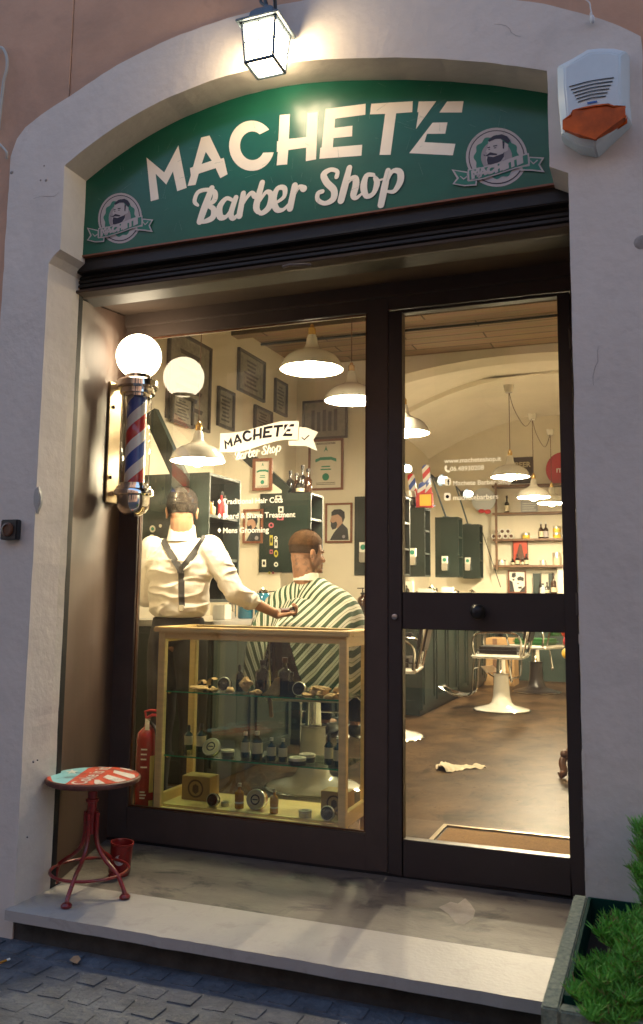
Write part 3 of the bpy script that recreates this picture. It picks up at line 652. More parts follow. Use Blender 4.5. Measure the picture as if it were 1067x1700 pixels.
# ---- alarm siren
sc0 = P(984,160,y=FY-.05)
si = empty('alarm_siren', (sc0.x,FY,sc0.z), 'white alarm siren box with an orange lens on the wall right of the sign', 'alarm')
def zS(x, y, dy): return P(900+x/6.389, 60+y/6.389, y=FY-dy)
body = [(160,320),(330,230),(480,140),(600,128),(760,130),(885,160),(888,440),(885,600),(900,740),(905,860),(560,1185),(380,1150),(205,1040),(165,600)]
bo = cat(body, 1)
mb = MB(); f = [zS(x, y, .055) for x, y in body]; cen = sum(f, Vector())/len(f)
base = [Vector((v.x+.006, FY, v.z+.002)) + (Vector((v.x-cen.x, 0, v.z-cen.z))*.05) for v in f]; mid = [Vector((v.x+.004, FY-.03, v.z))+(Vector((v.x-cen.x,0,v.z-cen.z))*.05) for v in f]
top_ = [cen+(v-cen)*.80+Vector((0,-.022,0)) for v in f]; n = len(f)
vs = base+mid+f+top_; fs = []
for L0 in range(3):
    for k in range(n): fs.append((L0*n+k, L0*n+(k+1) % n, (L0+1)*n+(k+1) % n, (L0+1)*n+k))
fs.append(tuple(3*n+k for k in range(n)))
mb.add(vs, fs); obj('housing', mb, 'siren_white', si, bevel=.004, smooth=30)
lens = cat([(330,795),(430,760),(560,735),(700,720),(770,740),(885,748),(905,800),(900,865),(740,985),(560,1105),(380,1075),(205,990),(205,890),(290,835)], 1)
mb = MB(); mb.poly([tuple(zS(x, y, .083)) for x, y in ((330,795),(430,760),(560,735),(700,720),(760,742),(868,752),(882,800),(880,860),(720,975),(560,1078),(390,1050),(232,975),(232,895),(300,835))], .035, (0, 1, 0))
obj('amber_lens', mb, 'siren_amber', si, bevel=.006)
mb = MB(); 
for k, (xa, ya, xb, yb) in enumerate(((285,535,760,438),(305,568,745,478),(325,600,728,518),(345,632,712,556),(362,664,692,597),(378,697,675,636))):
    q = cat([zS(xa, ya, .079), zS((xa+xb)/2, (ya+yb)/2-14, .080), zS(xb, yb, .079)], 5); mb.tube([Vector(v) for v in q], .0016, 6)
obj('grille_slots', mb, 'dark_grille', si)
mb = MB(); mb.poly([tuple(zS(x, y, .0795)) for x, y in ((475,700),(582,682),(584,704),(478,722))]); obj('maker_plate', mb, 'blue_flat', si)
# ---- wall odds and ends
c = P(22,880,y=FY); dw = .040
db = empty('wall_socket', (c.x,FY,c.z), 'small dark square box on the grey plaster left of the entrance', 'socket')
mb = MB(); mb.box((c.x-dw,FY-.03,c.z-dw),(c.x+dw,FY,c.z+dw)); obj('housing', mb, 'black_metal', db, bevel=.004)
mb = MB(); mb.lathe([(.028,0),(.028,.006),(.020,.008),(.018,.003),(0.0,.003)], (c.x-.003,FY-.03,c.z), 24, mtx=Matrix.Rotation(PI/2, 4, 'X')); obj('socket_ring', mb, 'wood_brown', db, smooth=True)
mb = MB(); mb.tube([Vector(v) for v in cat([P(-8,79,y=FY-.012),P(4,80,y=FY-.015),P(11,95,y=FY-.015),P(11,115,y=FY-.015),P(6,135,y=FY-.015),P(2,170,y=FY-.012),P(-3,215,y=FY-.012)], 5)], .0065, 8)
mb.tube([Vector(v) for v in cat([P(-4,236,y=FY-.01),P(4,244,y=FY-.015),P(11,253,y=FY-.02),P(11,264,y=FY-.01)], 5)], .005, 8)
tag(obj('conduit', mb, 'conduit_grey', None, smooth=True, origin=P(5,100,y=FY)), 'grey cable conduit bending along the terracotta wall at the left edge', 'conduit')
mb = MB(); mb.tube([Vector(v) for v in cat([P(966,-4,y=FY-.01),P(978,4,y=FY-.012),P(980,14,y=FY-.014),P(982,22,y=FY-.014)], 5)], .0022, 6); mb.ell(P(983,32,y=FY-.016), (.008,.008,.016)); mb.ell(P(981,24,y=FY-.016), (.0045,.0045,.009))
tag(obj('dangling_cable', mb, 'cable_white', None, smooth=True, origin=P(982,20,y=FY)), 'thin white cable end dangling on plaster above the alarm siren', 'cable')
# ---- barber pole on the left side panel
bx, by = -2.315, -.215
bp_ = empty('barber_pole', (bx,by,1.42), 'wall mounted barber pole with glowing white globe, chrome ends and red blue white stripes', 'barber pole')
gz = P(231,592,y=by).z; z_ct = P(225,645,y=by).z; z_st = P(222,660,y=by).z; z_sb = P(215,806,y=by).z; z_bc = P(213,845,y=by).z; z_bb = P(212,866,y=by).z
mb = MB(); mb.ell((bx,by,gz), (.108,.108,.108), 40, 24); obj('globe', mb, 'globe_glow', bp_, smooth=180)
def lp(prof, name, m, smooth=28): 
    mb = MB(); mb.lathe(prof, (bx,by,0), 40); return obj(name, mb, m, bp_, smooth=smooth)
zt = gz-.094
lp([(.045,zt),(.060,zt),(.062,zt-.018),(.064,zt-.020),(.092,zt-.026),(.098,zt-.034),(.098,zt-.060),(.092,zt-.068),(.080,zt-.070),(.078,zt-.082),(.084,zt-.084),(.084,zt-.094),(.070,zt-.098),(.068,zt-.110),(.0,zt-.110)], 'top_cap', 'chrome')
zs1 = zt-.108
lp([(.069,zs1),(.069,z_sb)], 'glass_tube', 'pole_tube_glass', 180)
mb = MB(); N = 48; H = zs1-z_sb; vs = []; sv = []; fs = []; K = 30
for i in range(K+1):
    for k in range(N+1):
        a = 2*PI*k/N; z = z_sb+H*i/K; vs.append((bx+.0475*math.cos(a), by+.0475*math.sin(a), z)); sv.append((z-z_sb)/.262-a/(2*PI)+10.46)
for i in range(K):
    for k in range(N): fs.append((i*(N+1)+k, i*(N+1)+k+1, (i+1)*(N+1)+k+1, (i+1)*(N+1)+k))
mb.add(vs, fs, 0, sv); obj('striped_cylinder', mb, 'pole_stripe', bp_, smooth=180)
zb_ = z_sb
lp([(.0,zb_+.008),(.068,zb_+.008),(.070,zb_-.006),(.082,zb_-.008),(.084,zb_-.020),(.092,zb_-.024),(.096,zb_-.032),(.096,zb_-.046),(.090,zb_-.052),(.078,zb_-.054),(.077,zb_-.085),(.072,zb_-.110),(.058,zb_-.130),(.032,zb_-.145),(.0,zb_-.150)], 'bottom_cup', 'chrome')
mb = MB(); pxw = -2.44
zp1, zp0 = zt-.05, zb_-.05
mb.box((-2.462,by-.05,zp0-.03),(-2.435,by+.05,zp1+.02)); obj('back_plate', mb, 'plate_metal', bp_, bevel=.004)
mb = MB(); mb.box((-2.49,by-.052,zp0-.032),(-2.4625,by+.052,zp1+.022)); obj('mount_box', mb, 'brown_metal', bp_)
mb = MB(); mb.box((-2.436,by-.022,zt-.062),(bx-.075,by+.022,zt-.036)); mb.box((-2.436,by-.022,zb_-.05),(bx-.075,by+.022,zb_-.026)); obj('bracket_arm', mb, 'chrome', bp_, bevel=.003)
mb = MB()
for z in (zp1-.10, zp0+.09): mb.ell((-2.432,by-.02,z), (.006,.009,.009), 10, 8)
obj('screw', mb, 'black_metal', bp_, smooth=True)
# ---- stool on the doorstep
stx, sty = -2.165, -.655; szs = P(155,1288,y=sty).z
st = empty('round_stool', (stx,sty,0), 'small red metal stool with painted blue, orange and white round seat on the step', 'stool')
R_ = .186
mb = MB(); mb.lathe([(R_-.006,szs-.022),(R_,szs-.018),(R_+.002,szs-.010),(R_,szs-.003),(R_-.004,szs),(R_-.009,szs+.0005),(.0,szs+.0005)][::-1]+[(.0,szs-.020)] if False else [(0.0,szs-.021),(R_-.006,szs-.022),(R_,szs-.018),(R_+.002,szs-.010),(R_,szs-.003),(R_-.004,szs),(0.0,szs+.0004)], (stx,sty,0), 48)
seat = obj('seat', mb, 'stool_rim', st, smooth=30)
def zT(x, y): return (60+x/5.335, 1240+y/5.335)
def onseat(pts_, dz):
    out = []
    for p in pts_:
        v = P(*zT(*p), z=szs+dz); d = Vector((v.x-stx, v.y-sty)); r = R_-.010
        if d.length > r: d = d*(r/d.length)
        out.append((stx+d.x, sty+d.y, szs+dz))
    return out
mb = MB(); mb.lathe([(0.0,szs+.0012),(R_-.007,szs+.0012)], (stx,sty,0), 48); obj('painted_face', mb, 'stool_orange', seat)
def dense(pts_, n=6): return [tuple(a+(b-a)*k/n for a, b in zip(pts_[i], pts_[(i+1) % len(pts_)])) for i in range(len(pts_)) for k in range(n)]
mb = MB(); mb.poly(onseat(dense([(560,120),(265,322),(215,345),(140,300),(120,240),(200,150),(350,120)]), .0018)); obj('blue_field', mb, 'stool_blue', seat)
mb = MB()
for q in ([(258,212),(300,214),(316,200),(334,213),(372,212),(342,224),(352,238),(312,228),(280,240),(290,224)], [(515,290),(555,290),(650,345),(555,350),(512,320)], [(632,245),(800,292),(770,312),(700,308),(588,270)], [(690,205),(870,245),(878,268),(840,280),(680,228)], [(775,165),(830,180),(860,215),(740,190)]):
    mb.poly(onseat(dense(q, 3), .0024))
a = P(*zT(392,338), z=szs); b = P(*zT(690,158), z=szs); X = (b-a).normalized(); Y = Vector((-X.y, X.x, 0))
mb = text_mb('Coke is it!', .082, X, Y, Vector((a.x, a.y, szs+.003)) - Y*.012, off=.001, width=(b-a).length*.84, mb=mb)
obj('painted_lettering', mb, 'stool_white', seat)
mb = MB(); mb.lathe([(.019,.215),(.019,szs-.10),(.026,szs-.098),(.026,szs-.088),(.019,szs-.086),(.019,szs-.06),(.032,szs-.045),(.06,szs-.024)], (stx,sty,0), 18); obj('column', mb, 'red_paint', st, smooth=True)
feet = [P(110,1503,z=.01),P(207,1488,z=.01),P(90,1463,z=.01),P(188,1452,z=.01)]
fc = sum(feet, Vector())/4
for i, f in enumerate(feet):
    d = (f-Vector((stx, sty, 0))); d.z = 0; d = d.normalized(); fr = (Vector((f.x, f.y, 0))-Vector((stx, sty, 0))).length
    L_ = cat([(.030,.30),(.030,.27),(.030,.215),(.045,.165),(.085,.125),(.125,.100),(.155,.075),(fr-.006,.03),(fr,.012)], 5)
    mb = MB(); mb.tube([Vector((stx, sty, 0))+d*r+Vector((0,0,z)) for r, z in L_], .0085, 10); lg = obj('leg', mb, 'red_paint', st, smooth=60)
    mb = MB(); c = Vector((stx, sty, 0))+d*fr; mb.lathe([(.017,0.0),(.021,.004),(.021,.010),(.014,.017),(.0,.018)], (c.x,c.y,.0015), 16); obj('foot', mb, 'red_paint', lg, smooth=True)
mb = MB(); mb.tube([(stx+math.cos(2*PI*k/40)*.152, sty+math.sin(2*PI*k/40)*.152, .078) for k in range(40)], .0062, 8, closed=True); obj('foot_ring', mb, 'red_paint', st, smooth=180)
# ---- small red tin
cx_, cy_ = (lambda v: (v.x, v.y))(P(197,1452,z=0))
tc = empty('tin_can', (cx_,cy_,0), 'open dark red tin can with a round pale badge, behind the stool', 'tin can')
tilt = Matrix.Rotation(math.radians(5), 4, 'Y')
mb = MB(); mb.lathe([(0.0,.002),(.042,.002),(.043,.008),(.045,.012),(.046,.125),(.049,.128),(.049,.133),(.045,.133),(.043,.128),(.042,.02),(0.0,.018)], (cx_,cy_,0), 28, mtx=tilt); obj('can', mb, 'red_paint', tc, smooth=30)
d = (CAM-Vector((cx_,cy_,0))); d.z = 0; d.normalize(); sd = Vector((-d.y, d.x, 0)); mb = MB()
for ro in (.021,): mb.add([Vector((cx_,cy_,.07))+d*(math.sqrt(.0500**2-(ro*math.cos(a))**2))+sd*(ro*math.cos(a))+Vector((0,0,ro*math.sin(a))) for a in [2*PI*k/20 for k in range(20)]], [tuple(range(20))])
obj('badge', mb, 'emblem_pale', tc)
# ---- litter on the pavement
c = P(412,0,z=0) if False else P(118,1590,z=-.108); mb = MB()
q = [P(x, y, z=-.110+dz) for x, y, dz in ((115,1594,0),(122,1587,.006),(130,1586,.010),(134,1592,.008),(128,1600,.004),(121,1598,.002))]
mb.poly([tuple(v) for v in q]); 
tag(obj('fallen_leaf', mb, 'dry_leaf', None, origin=q[0]), 'dry brown fallen leaf lying on the pavement below the doorstep', 'leaf')
a, b = P(0,1598,z=-.108), P(16,1592,z=-.108); cb = empty('cigarette_butt', a, 'cigarette butt lying on the pavement at the left corner', 'cigarette butt')
mb = MB(); mb.cyl(a, a.lerp(b, .65), .004, n=10); obj('filter', mb, 'amber_oil', cb); mb = MB(); mb.cyl(a.lerp(b, .65), b, .004, n=10); obj('paper', mb, 'cigarette_paper', cb)
# ---- planter with feathery evergreen
pz = .30
A = P(961,1494,z=pz); B = P(944,1600,z=pz)
pl = empty('planter', (A.x+.2, A.y-.25, -.115), 'pebbled stone planter trough with a green plastic liner beside the doorstep', 'planter')
x0 = min(A.x,B.x)-.02; y1 = A.y+.045; y0 = B.y-.25
def slab(lo, hi): mb = MB(); mb.box(lo, hi); return mb
mb = MB(); t = .038
ax = A.x-.018
mb.box((ax,y0,-.115),(ax+t,y1,pz)); mb.box((ax+.62,y0,-.115),(ax+.62+t,y1,pz)); mb.box((ax+t,y1-t,-.115),(ax+.62,y1,pz-.002)); mb.box((ax+t,y0,-.115),(ax+.62,y0+t,pz-.002)); mb.box((ax+t,y0+t,-.115),(ax+.62,y1-t,-.08))
obj('trough', mb, 'planter_stone', pl, bevel=.004)
mb = MB(); g0, g1 = ax+t+.006, ax+.61
mb.box((g0,y0+.045,-.07),(g0+.008,y1-.045,pz+.012)); mb.box((g1,y0+.045,-.07),(g1+.008,y1-.045,pz+.012)); mb.box((g0+.008,y1-.053,-.07),(g1,y1-.045,pz+.012)); mb.box((g0+.008,y0+.045,-.07),(g1,y0+.053,pz+.012))
obj('liner', mb, 'green_plastic', pl)
mb = MB(); mb.box((g0+.009,y0+.054,-.07),(g1-.001,y1-.054,.235)); obj('soil', mb, 'soil', pl)
rnd = random.Random(11)
def shrub(cx_, cy_, z0, h, spread, n, seed, lab):
    rnd = random.Random(seed); root = empty('evergreen_shrub', (cx_,cy_,z0), lab, 'shrub', 'feathery shrubs in the planter')
    st_ = MB(); lf = MB(); lf2 = MB(); lf3 = MB()
    for i in range(n):
        a = rnd.uniform(0, 2*PI); tl = rnd.uniform(.1, 1)*spread; hh = h*rnd.uniform(.45, 1.0)*(1-.35*tl/spread)
        p0 = Vector((cx_+rnd.uniform(-.03,.03), cy_+rnd.uniform(-.03,.03), z0)); p1 = p0+Vector((math.cos(a)*tl*.5, math.sin(a)*tl*.5, hh*.55)); p2 = p0+Vector((math.cos(a)*tl, math.sin(a)*tl, hh))
        pts_ = [Vector(v) for v in cat([p0, p1, p2], 7)]; st_.tube(pts_[::2]+[pts_[-1]], .0016, 4)
        for k, q in enumerate(pts_[2:]):
            t = (k+2)/len(pts_)
            for j in range(9):
                aa = rnd.uniform(0, 2*PI); l = .055*(1.25-t)*rnd.uniform(.6, 1.2)+.012; dirv = Vector((math.cos(aa), math.sin(aa), rnd.uniform(.5, 1.3))).normalized()
                for s_ in range(5):
                    b0 = q+dirv*l*(s_+.3)/5; sd = Vector((rnd.uniform(-1,1), rnd.uniform(-1,1), rnd.uniform(.2,1))).normalized(); e = b0+sd*.013+dirv*.009; wv = sd.cross(dirv)
                    if wv.length < .05: continue
                    wv = wv.normalized()*.0013; (lambda q_: lf if q_ < .62 else lf2 if q_ < .93 else lf3)(rnd.random()).add([b0-wv, b0+wv, e+wv*.4, e-wv*.4], [(0,1,2,3)])
    obj('stem', st_, 'stem_wood', root); obj('foliage', lf, 'cypress_leaf', root); obj('young_foliage', lf2, 'cypress_leaf_young', root); obj('dry_foliage', lf3, 'cypress_leaf_dry', root)
shrub(ax+.27, y1-.17, .235, .42, .13, 80, 1, 'tallest feathery evergreen shrub at the wall end of the planter')
shrub(ax+.25, y1-.44, .235, .20, .16, 90, 2, 'lower bushy evergreen shrub at the near left edge of the planter')
shrub(ax+.40, y1-.40, .235, .40, .17, 80, 3, 'wide evergreen shrub filling the right side of the planter')
shrub(ax+.34, y1-.62, .235, .26, .20, 110, 4, 'low evergreen shrub at the street end of the planter')
shrub(ax+.18, y1-.66, .235, .13, .14, 80, 5, 'small evergreen shrub in the street side corner of the planter rim')
print('planter', ax, y0, y1, A, B)
# ================================================================ INTERIOR OF THE SHOP
XW, XR, YP, YB, ZC = -3.35, 1.15, 4.22, 9.6, 3.455
def sheet(name, lo, hi, m, **k): mb = MB(); mb.box(lo, hi); return obj(name, mb, m, kind='structure', **k)
sheet('shop_floor', (XW-.1,.0501,-.03), (XR+.1,YB+.1,.0), 'shop_floor')
sheet('wall_left', (XW-.12,.06,0), (XW,YB+.1,3.9), 'cream_wall')
sheet('wall_right', (XR,.06,0), (XR+.12,YB+.1,3.9), 'cream_wall')
sheet('wall_back', (XW,YB,0), (XR,YB+.12,3.9), 'cream_wall')
mb = MB(); mb.box((XW,.052,2.52),(XR,.20,3.9)); mb.box((-.15,.052,0),(XR,.20,2.52)); mb.box((XW,.052,0),(-2.50,.07,2.52)); obj('wall_front', mb, 'cream_wall', kind='structure')
sheet('ceiling', (XW,.20,ZC), (XR,YP+.02,ZC+.1), 'ceiling_wood')
mb = MB(); 
for y in (1.25, 2.75): mb.box((XW,y,ZC-.10),(XR,y+.12,ZC-.001))
tag(obj('ceiling_beam', mb, 'ceiling_wood', origin=(-1,1,ZC)), kind='structure')
mb = MB(); mb.tube([(XW,3.35,ZC-.015),(-1.2,3.36,ZC-.02),(XR,3.33,ZC-.015)], .012, 6); tag(obj('ceiling_cable', mb, 'black_metal', origin=(-1,3.35,ZC)), 'dark cable running along the plank ceiling', 'cable')
# partition at the end of the front room, with a wide arched opening
ZR1, ZR2 = P(850,589,y=4.22).z, P(885,619,y=6.9).z
def arcz(x, c=-1.15, z0=ZR1, R=6.0): return z0-(R-math.sqrt(max(0, R*R-(x-c)**2)))
mb = MB(); mb.box((XW,YP,0),(-2.46,YP+.14,3.9)); 
xs = [-2.46+(XR+2.46)*k/24 for k in range(25)]
mb.poly([(x, YP, arcz(x)) for x in xs]+[(XR,YP,3.9),(-2.46,YP,3.9)], .30, (0,1,0)); obj('wall_partition', mb, 'cream_wall', kind='structure')
# vault over the rear room with two shallow ribs
mb = MB(); vs = []; fs = []; xs = [XW+(XR-XW)*k/30 for k in range(31)]; ys = [YP+.25+(YB-YP-.25)*k/20 for k in range(21)]
for y in ys:
    for x in xs:
        g = .16*(abs(math.sin((y-YP-.25)/(YB-YP-.25)*PI*2))**.7)
        tt = min(1, (y-YP-.25)/(6.9-YP-.25)); vs.append((x, y, arcz(x, z0=ZR1+(ZR2-ZR1)*tt, R=6-1.8*tt)+.05+g*.6))
for j in range(20):
    for i in range(30): fs.append((j*31+i, j*31+i+1, (j+1)*31+i+1, (j+1)*31+i))
mb.add(vs, fs); obj('vault', mb, 'vault_plaster', smooth=180, kind='structure')
mb = MB(); xs = [XW+(XR-XW)*k/30 for k in range(31)]
mb.poly([(x, 6.9, arcz(x, z0=ZR2, R=4.2)) for x in xs]+[(XR,6.9,3.85),(XW,6.9,3.85)], .28, (0,1,0)); obj('vault_rib', mb, 'vault_plaster', kind='structure')
print('ribs', ZR1, ZR2)
mb = MB(); mb.box((XW,YP,3.88),(XR,YB,3.95)); obj('roof_slab', mb, 'vault_plaster', kind='structure')
# ---- door mat set in a metal frame
mt = empty('door_mat', (-.6,.55,0), 'brown coir door mat in a steel frame just inside the door', 'door mat')
mb = MB(); X0, X1, Y0, Y1 = -1.09, -.14, .09, .87; w = .022
mb.box((X0,Y0,0),(X0+w,Y1,.012)); mb.box((X1-w,Y0,0),(X1,Y1,.012)); mb.box((X0+w,Y0,0),(X1-w,Y0+w,.012)); mb.box((X0+w,Y1-w,0),(X1-w,Y1,.012)); obj('mat_frame', mb, 'plate_metal', mt)
mb = MB(); mb.box((X0+w+.01,Y0+w,.0005),(X1-w,Y1-w-.02,.006)); obj('mat', mb, 'coir', mt)
mb = MB(); mb.box((X0+w,Y0+w,.0),(X1-w,Y1-w,.0015)); obj('mat_well', mb, 'black_rubber', mt)
# ---- towel on the floor
rc = random.Random(12); mb = MB()
for k in range(420):
    gx, gy, gs = ((-1.55,2.55,.28),(-1.9,1.95,.2),(-1.25,1.75,.5),(-2.1,3.0,.35),(-1.7,4.7,.4))[k % 5]; q = Vector((rc.gauss(gx,gs), rc.gauss(gy,gs*.7), .0012)); a = rc.uniform(0,6.28); l = rc.uniform(.004,.018); d_ = Vector((math.cos(a),math.sin(a),0))*l; n_ = Vector((-d_.y,d_.x,0)).normalized()*rc.uniform(.001,.004)
    if .8 < q.y < 6: mb.add([q-d_-n_*.3, q+d_*.2-n_, q+d_, q+d_*.1+n_], [(0,1,2,3)])
tag(obj('hair_clippings', mb, 'dark_hair', origin=(-1.6,2.4,0)), 'dark hair clippings scattered over the shop floor', 'hair', kind='stuff')
c = P(765,1277,z=0); vs = []; fs = []; rnd = random.Random(5)
a_, b_ = P(733,1281,z=0), P(797,1274,z=0); dx = (b_-a_); L_ = dx.length; dx.normalize(); dy = Vector((-dx.y, dx.x, 0)); NX, NY = 34, 12
for i in range(NX+1):
    t = i/NX; wdt = .055+.05*math.sin(min(1,t*1.6)*PI)+.01*math.sin(t*17); off = .045*math.sin(t*PI)+.02*math.sin(t*5)
    for j in range(NY+1):
        s_ = j/NY-.5; p = a_+dx*(t*L_)+dy*(off+s_*wdt*2); z = .006+.045*max(0, math.cos(s_*PI))*(.5+.5*math.sin(t*6+.8))*(1-t*.6)+.022*noise.noise(Vector((t*11, s_*8, 1)))+.008*noise.noise(Vector((t*30, s_*20, 1)))
        vs.append((p.x, p.y, max(.003, z)))
for i in range(NX):
    for j in range(NY): fs.append((i*(NY+1)+j, (i+1)*(NY+1)+j, (i+1)*(NY+1)+j+1, i*(NY+1)+j+1))
mb = MB(); mb.add(vs, fs); tag(obj('towel', mb, 'towel', smooth=180, origin=c), 'crumpled white towel dropped on the shop floor', 'towel')
# ---- pendant lamps
def pendant(label):
    r = empty('pendant_lamp', (0,0,0), label, 'pendant lamp', 'white enamel pendant lamps in the shop')
    prof = [(.185,0),(.187,.003),(.180,.018),(.168,.045),(.150,.070),(.118,.094),(.085,.106),(.050,.125),(.036,.150),(.031,.185),(.024,.205),(.012,.210)]
    mb = MB(); mb.lathe([(.180,.002)]+prof+[(.0,.210)], n=36); mb.f = mb.f[:]
    # open shade: outer skin and inner skin
    mb = MB(); N = 36; vs = []; fs = []; full = prof+[(max(.004, r_-.004), z-.003) for r_, z in reversed(prof)]
    full = [(a, b) for a, b in full]
    for r_, z in full:
        for k in range(N): vs.append((r_*math.cos(2*PI*k/N), r_*math.sin(2*PI*k/N), max(0, z)))
    for i in range(len(full)-1):
        for k in range(N): fs.append((i*N+k, i*N+(k+1) % N, (i+1)*N+(k+1) % N, (i+1)*N+k))
    mb.add(vs, fs); obj('shade', mb, 'enamel_white', r, world=False, smooth=40)
    mb = MB(); mb.lathe([(.020,.205),(.022,.212),(.022,.245),(.014,.252),(.010,.268),(.0,.270)], n=16); obj('socket', mb, 'brass', r, world=False, smooth=True)
    mb = MB(); mb.ell((0,0,.022), (.052,.052,.058), 14, 10); mb.cyl((0,0,.07),(0,0,.12), .018, n=10); obj('bulb', mb, 'bulb_glow', r, world=False, smooth=True)
    return r
def cord(o, ztop, rose=True, swag=None):
    L = o.location; mb = MB(); mb.tube([(L.x,L.y,L.z+.265),(L.x,L.y,ztop-.03)], .0035, 6)
    if swag: mb.tube([Vector(v) for v in cat([(L.x,L.y,ztop-.04),((L.x*.8+swag[0]*.2),(L.y*.8+swag[1]*.2),ztop-.16),((L.x*.35+swag[0]*.65),(L.y*.35+swag[1]*.65),ztop-.20),swag], 6)], .0035, 6)
    obj('cord', mb, 'wood_brown', o, smooth=True)
    mb = MB(); mb.lathe([(.0,ztop-.055),(.035,ztop-.052),(.045,ztop-.02),(.05,ztop+.02),(.0,ztop+.02)], (L.x,L.y,0), 18); obj('ceiling_rose', mb, 'enamel_white', o, smooth=True)
labs = ['largest lit white pendant lamp, hanging nearest behind the shop window', 'lit white pendant lamp right behind the nearest one, beside the window post',
        'low hanging white pendant lamp at the left of the window, above the barber', 'lit white pendant lamp half hidden behind the door post',
        'largest of three lit white pendants above the floor seen through the door', 'middle one of the three white pendants seen through the door', 'farthest white pendant lamp at the right edge of the door glass']
poss = [P(517,612,y=.85), P(583,664,y=1.8), P(328,764,y=.34), P(670,718,y=2.2), P(847,791,y=4.6), P(886,825,y=6.1), P(916,835,y=7.6)]
lamp0 = pendant(labs[0])
lamps = [lamp0]
for k in range(1, 7): o = copy_tree(lamp0); o['label'] = labs[k]; lamps.append(o)
for o in lamps[4:]:
    for ch in o.children:
        if ch.name.startswith('bulb'): ch.data = ch.data.copy(); ch.data.materials[0] = MATS['rear_bulb_glow']
for o, p in zip(lamps, poss): o.location = (p.x, p.y, p.z-.006)
lamps[2].scale = (.80,.80,.80)
bpy.context.view_layer.update()
hk = [None]*4+[P(845,643,y=4.6).z, P(882,690,y=6.1).z, P(912,716,y=7.6).z]
for i, o in enumerate(lamps):
    if i < 4: cord(o, ZC-.01)
    else: cord(o, hk[i], swag=(lamps[i+1].location.x, lamps[i+1].location.y, hk[i+1]-.03) if i < 6 else None)
# ---- framed pictures
def picture(name, quad_c, w, h, frame_m, inner_m, axis, label, group=None, cat_='picture', fw=.022, dep=.02):
    """axis 'x': hangs on a wall whose normal is +x ; 'y': faces the street (-y)"""
    c = Vector(quad_c); r = empty(name, c, label, cat_, group)
    U = Vector((0,1,0)) if axis == 'x' else Vector((1,0,0)); N = Vector((1,0,0)) if axis == 'x' else Vector((0,-1,0)); Z = Vector((0,0,1))
    def bar(u0, u1, z0, z1, d0, d1, mb):
        p = [c+U*u+Z*z+N*d for d in (d0, d1) for u, z in ((u0,z0),(u1,z0),(u1,z1),(u0,z1))]; mb.add(p, [(0,1,2,3),(7,6,5,4),(0,4,5,1),(1,5,6,2),(2,6,7,3),(3,7,4,0)])
    mb = MB(); a, b = w/2, h/2
    bar(-a,-a+fw,-b,b,.001,dep,mb); bar(a-fw,a,-b,b,.001,dep,mb); bar(-a+fw,a-fw,-b,-b+fw,.001,dep,mb); bar(-a+fw,a-fw,b-fw,b,.001,dep,mb); obj('frame', mb, frame_m, r)
    mb = MB(); bar(-a+fw,a-fw,-b+fw,b-fw,.001,.008,mb); obj('print', mb, inner_m, r)
    return r, (lambda u, z, d=.0095: c+U*(u*a)+Z*(z*b)+N*d)
wallpics = [(((275,560),(347,560),(347,715),(275,700)), 'tall old framed print in the top left corner of the window'), (((393,577),(437,601),(437,668),(393,649)), 'dark framed print, highest on the left wall'),
            (((359,641),(386,652),(386,716),(359,707)), 'narrow dark framed print left of the highest one'), (((420,672),(449,684),(449,730),(420,722)), 'framed print under the highest one, just above the window ribbon'),
            (((454,625),(474,640),(474,693),(454,684)), 'narrow framed print nearest the wall corner'), (((276,650),(312,662),(312,712),(276,702)), 'small framed print below the tall one behind the globe reflection')]
for q, lab in wallpics:
    v = [P(*p, x=XW+.001) for p in q]; c = sum(v, Vector())/4; w = abs(v[1].y-v[0].y); h = (v[0].z-v[3].z+v[1].z-v[2].z)/2
    if 'small framed' in lab: c.x += .03
    r, f = picture('framed_picture', c, w, h, 'frame_dark', 'paper_old', 'x', lab, 'framed prints on the left wall', dep=.025)
    mb = MB(); rr = random.Random(int(c.y*100))
    for k in range(7):
        z = .65-k*.2; u = rr.uniform(.3,.7); mb.add([f(-u,z,.0095), f(u,z,.0095), f(u*.9,z-.1,.0095), f(-u*.9,z-.1,.0095)], [(0,1,2,3)])
    obj('print_marks', mb, 'frame_dark', r)
YPF = YP-.002
def frontal(px0, py0, px1, py1, y): a = P(px0, py0, y=y); b = P(px1, py1, y=y); return Vector(((a.x+b.x)/2, y, (a.z+b.z)/2)), abs(b.x-a.x), abs(a.z-b.z)
c, w, h = frontal(503,667,577,727,YPF); r, f = picture('framed_picture', c, w, h, 'frame_dark', 'paper_old', 'y', 'wide dark framed print high on the partition wall under the pendants', 'framed prints on the left wall')
mb = MB()
for k in range(5): mb.add([f(-.6+.25*k,.5-.1*(k%2)), f(-.45+.25*k,.5-.1*(k%2)), f(-.45+.25*k,-.6), f(-.6+.25*k,-.6)], [(0,1,2,3)])
obj('print_marks', mb, 'frame_dark', r)
